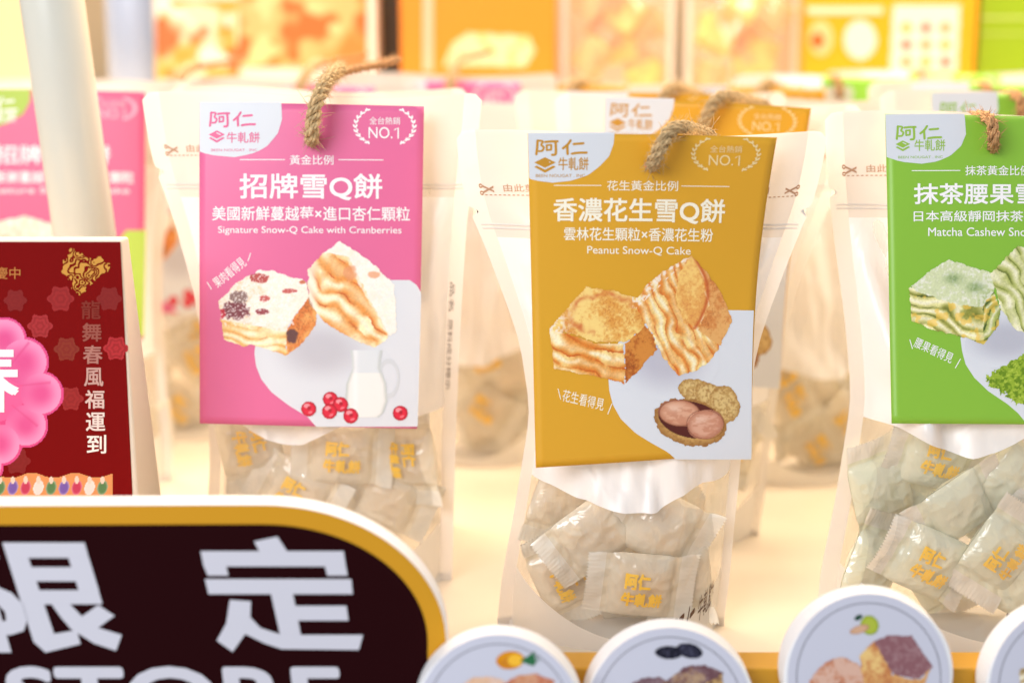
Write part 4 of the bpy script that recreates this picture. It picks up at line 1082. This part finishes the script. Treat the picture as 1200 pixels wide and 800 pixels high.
# ================================================================== BACKGROUND PACKS ON THE RISER
yK = 1.14; ZR = .2265
def pack(name, label, px0, px1, h, y, color, dep=.05, painter=None, rz=0.0, cat='box'):
    xa, xb = P(px0, 60, y).x, P(px1, 60, y).x; c = ((xa + xb) / 2, y, ZR)
    root = thing(name, label, cat, 'packs on the rear riser', c, rz); wd = (xb - xa) / 2
    me = mesh('carton', [(x, yy, z) for x in (-wd, wd) for yy in (0, dep) for z in (0, h)], [(0, 1, 3, 2), (4, 6, 7, 5), (0, 4, 5, 1), (2, 3, 7, 6), (0, 2, 6, 4), (1, 5, 7, 3)], PACKM, lin(color), smooth=False)
    o = obj('carton', me, root); b = o.modifiers.new('b', 'BEVEL'); b.width = .002; b.segments = 2
    S = lambda p, layer: planeS(y, np.array(c))(p, layer)
    if painter:
        for nm, A in painter: A.build(nm, S, 2, root, PACKM)
    return root

A1 = Paint(182, 0, 278, 92, 1.6); m = np.ones(A1.x.shape, bool); A1.put(m, (250, 236, 200))
A1.blend(smooth01(fbm(A1.x, A1.y, 34, 2, 61), .42, .62), (236, 178, 70)); A1.blend(smooth01(fbm(A1.x, A1.y, 26, 2, 62), .55, .7), (212, 124, 66)); A1.blend(smooth01(fbm(A1.x, A1.y, 22, 2, 63), .6, .7), (250, 246, 232))
A2 = Paint(280, -60, 430, 78, 1.6); A2.put(np.ones(A2.x.shape, bool), (250, 200, 130))
A2.blend(smooth01(fbm(A2.x, A2.y, 45, 2, 65), .42, .6), (240, 150, 72)); A2.blend(smooth01(fbm(A2.x, A2.y, 30, 2, 66), .55, .7), (228, 124, 58)); A2.blend(smooth01(fbm(A2.x, A2.y, 26, 2, 69), .56, .68), (252, 226, 160))
pack('cake_box', 'blurred white box with golden cake photo, right of the blue grey canister', 181, 278, .20, yK, (248, 240, 226), painter=[('cake_photo', A1)])
pack('cake_box', 'blurred white box with large orange cake photo, left of the dark gap', 279, 440, .20, yK + .004, (250, 242, 230), painter=[('cake_photo', A2)])
pack('dark_gap_filler', 'added dark grey green block giving the narrow gap left of the orange pack its darkness', 436, 474, .20, yK + .06, (92, 92, 84))  # added block, its dark colour stands in for the dark gap between packs
pack('cream_box', 'blurred cream and yellow box at the upper left edge', -60, 58, .18, yK + .02, (240, 222, 180))
root = thing('canister', 'pale blue grey round canister just right of the white pole', 'canister', None, (P(150, 60, yK).x, yK + .03, ZR))
v, f = tube([np.array([0, 0, z]) for z in (0, .003, .15, .152)], [.0225, .024, .024, .0225], 48); obj('tin_body', mesh('tin_body', v, f, plain('lilac_white_tin', (172, 186, 212), .35)), root)
v, f = tube([np.array([0, 0, z]) for z in (.1525, .154, .168, .170)], [.0235, .0248, .0248, .023], 48); obj('tin_lid', mesh('tin_lid', v, f, plain('white_lid', (226, 226, 230), .4)), root)
A3 = Paint(515, 34, 632, 84, 1.4); A3.put(inside([(518, 78), (530, 50), (548, 38), (620, 42), (628, 60), (616, 80), (560, 78)], A3.x, A3.y), (252, 240, 190)); A3.blend(smooth01(fbm(A3.x, A3.y, 12, 2), .5, .6) * (A3.x > 560) * .6, (248, 222, 110))
A4 = Paint(496, -60, 506, 84, 1.6); A4.put(np.ones(A4.x.shape, bool), (246, 214, 180))
pack('orange_pack', 'bright orange pack with a pale cream cake picture', 469, 652, .20, yK + .01, (244, 160, 52), painter=[('cream_cake_picture', A3), ('white_stripe', A4)])
A5 = Paint(946, 6, 1034, 84, 1.2); A5.put((A5.y > 8) & (A5.y < 18), (252, 240, 210)); A5.ell(1008, 47, 20, 24, (250, 238, 226)); A5.ell(962, 45, 15, 22, (250, 214, 150)); A5.ell(958, 48, 8, 9, (226, 110, 50))
A6 = Paint(1043, 0, 1130, 88, 1.2); A6.put(inside([(1046, 6), (1126, 6), (1122, 86), (1042, 84)], A6.x, A6.y), (252, 240, 226))
for i in range(3):
    for j in range(3): A6.ell(1062 + 23 * i, 33 + 20 * j, 6.5, 6, [(244, 196, 70), (222, 120, 90), (240, 170, 90)][(i + j) % 3])
pack('yellow_box', 'large golden yellow box with white circle and nine picture panel', 942, 1143, .20, yK + .01, (250, 182, 40), painter=[('circle_pictures', A5), ('nine_picture_panel', A6)])
A7 = Paint(1150, 0, 1210, 60, 1.4); A7.put(((A7.y % 19) < 4) & (A7.y > 8) & (A7.y < 46), (214, 226, 130))
pack('green_box', 'lime green box beside the yellow box at the upper right', 1146, 1290, .20, yK + .02, (160, 190, 40), painter=[('pale_text_lines', A7)])
# two clear pouches with baked contents
CONT = [plain('peach_biscuit', (240, 176, 112), .7, noise=.3, nscale=120), plain('lemon_biscuit', (246, 210, 110), .7, noise=.3, nscale=120)]
for px0, px1, lab, mt in ((652, 795, 'clear pouch of peach coloured biscuits behind the ochre column', 0), (797, 941, 'clear pouch of pale yellow biscuits left of the yellow box', 1)):
    y = yK + .02; xa, xb = P(px0, 60, y).x, P(px1, 60, y).x; wd = (xb - xa) / 2
    r = thing('clear_pouch', lab, 'biscuit pouch', 'packs on the rear riser', ((xa + xb) / 2, y, ZR))
    k_ = Pouch(.19, [wd * .92] * 8, [wd * .92] * 8, seed=20 + mt, amp=1.0); e = .9
    k_.sheet('clear_front', r, -e, e, 0.0, .88, 24, 30, CLEAR_FILM); k_.sheet('side_seal', r, -1, -e, 0, 1., 4, 30, EDGE_FILM); k_.sheet('side_seal', r, e, 1, 0, 1., 4, 30, EDGE_FILM)
    k_.sheet('top_seal', r, -e, e, .88, 1., 12, 6, SEAL_FILM); k_.sheet('back_panel', r, -1, 1, 0, 1., 20, 20, BACK_FILM, side=-1)
    for i in range(16):
        bb = CM.copy(); bb.materials.clear(); bb.materials.append(CONT[mt if i % 3 else 1 - mt])
        b = obj('biscuit', bb, None); b.location = (r.location.x + rs.uniform(-.55, .55) * wd, y + rs.uniform(-.01, .01), ZR + .012 + .0085 * i)
        b.rotation_euler = (rs.uniform(-.5, .5), rs.uniform(-1.5, 1.5), rs.uniform(-.5, .5)); b.scale = (1.3, 1.3, 1.3)
        b['category'] = 'biscuit'; b['group'] = 'biscuits in the clear pouches'; b['label'] = 'blurred %s biscuit inside the clear pouch %s' % (['peach', 'lemon'][mt], ['behind the ochre column', 'beside the yellow box'][mt])
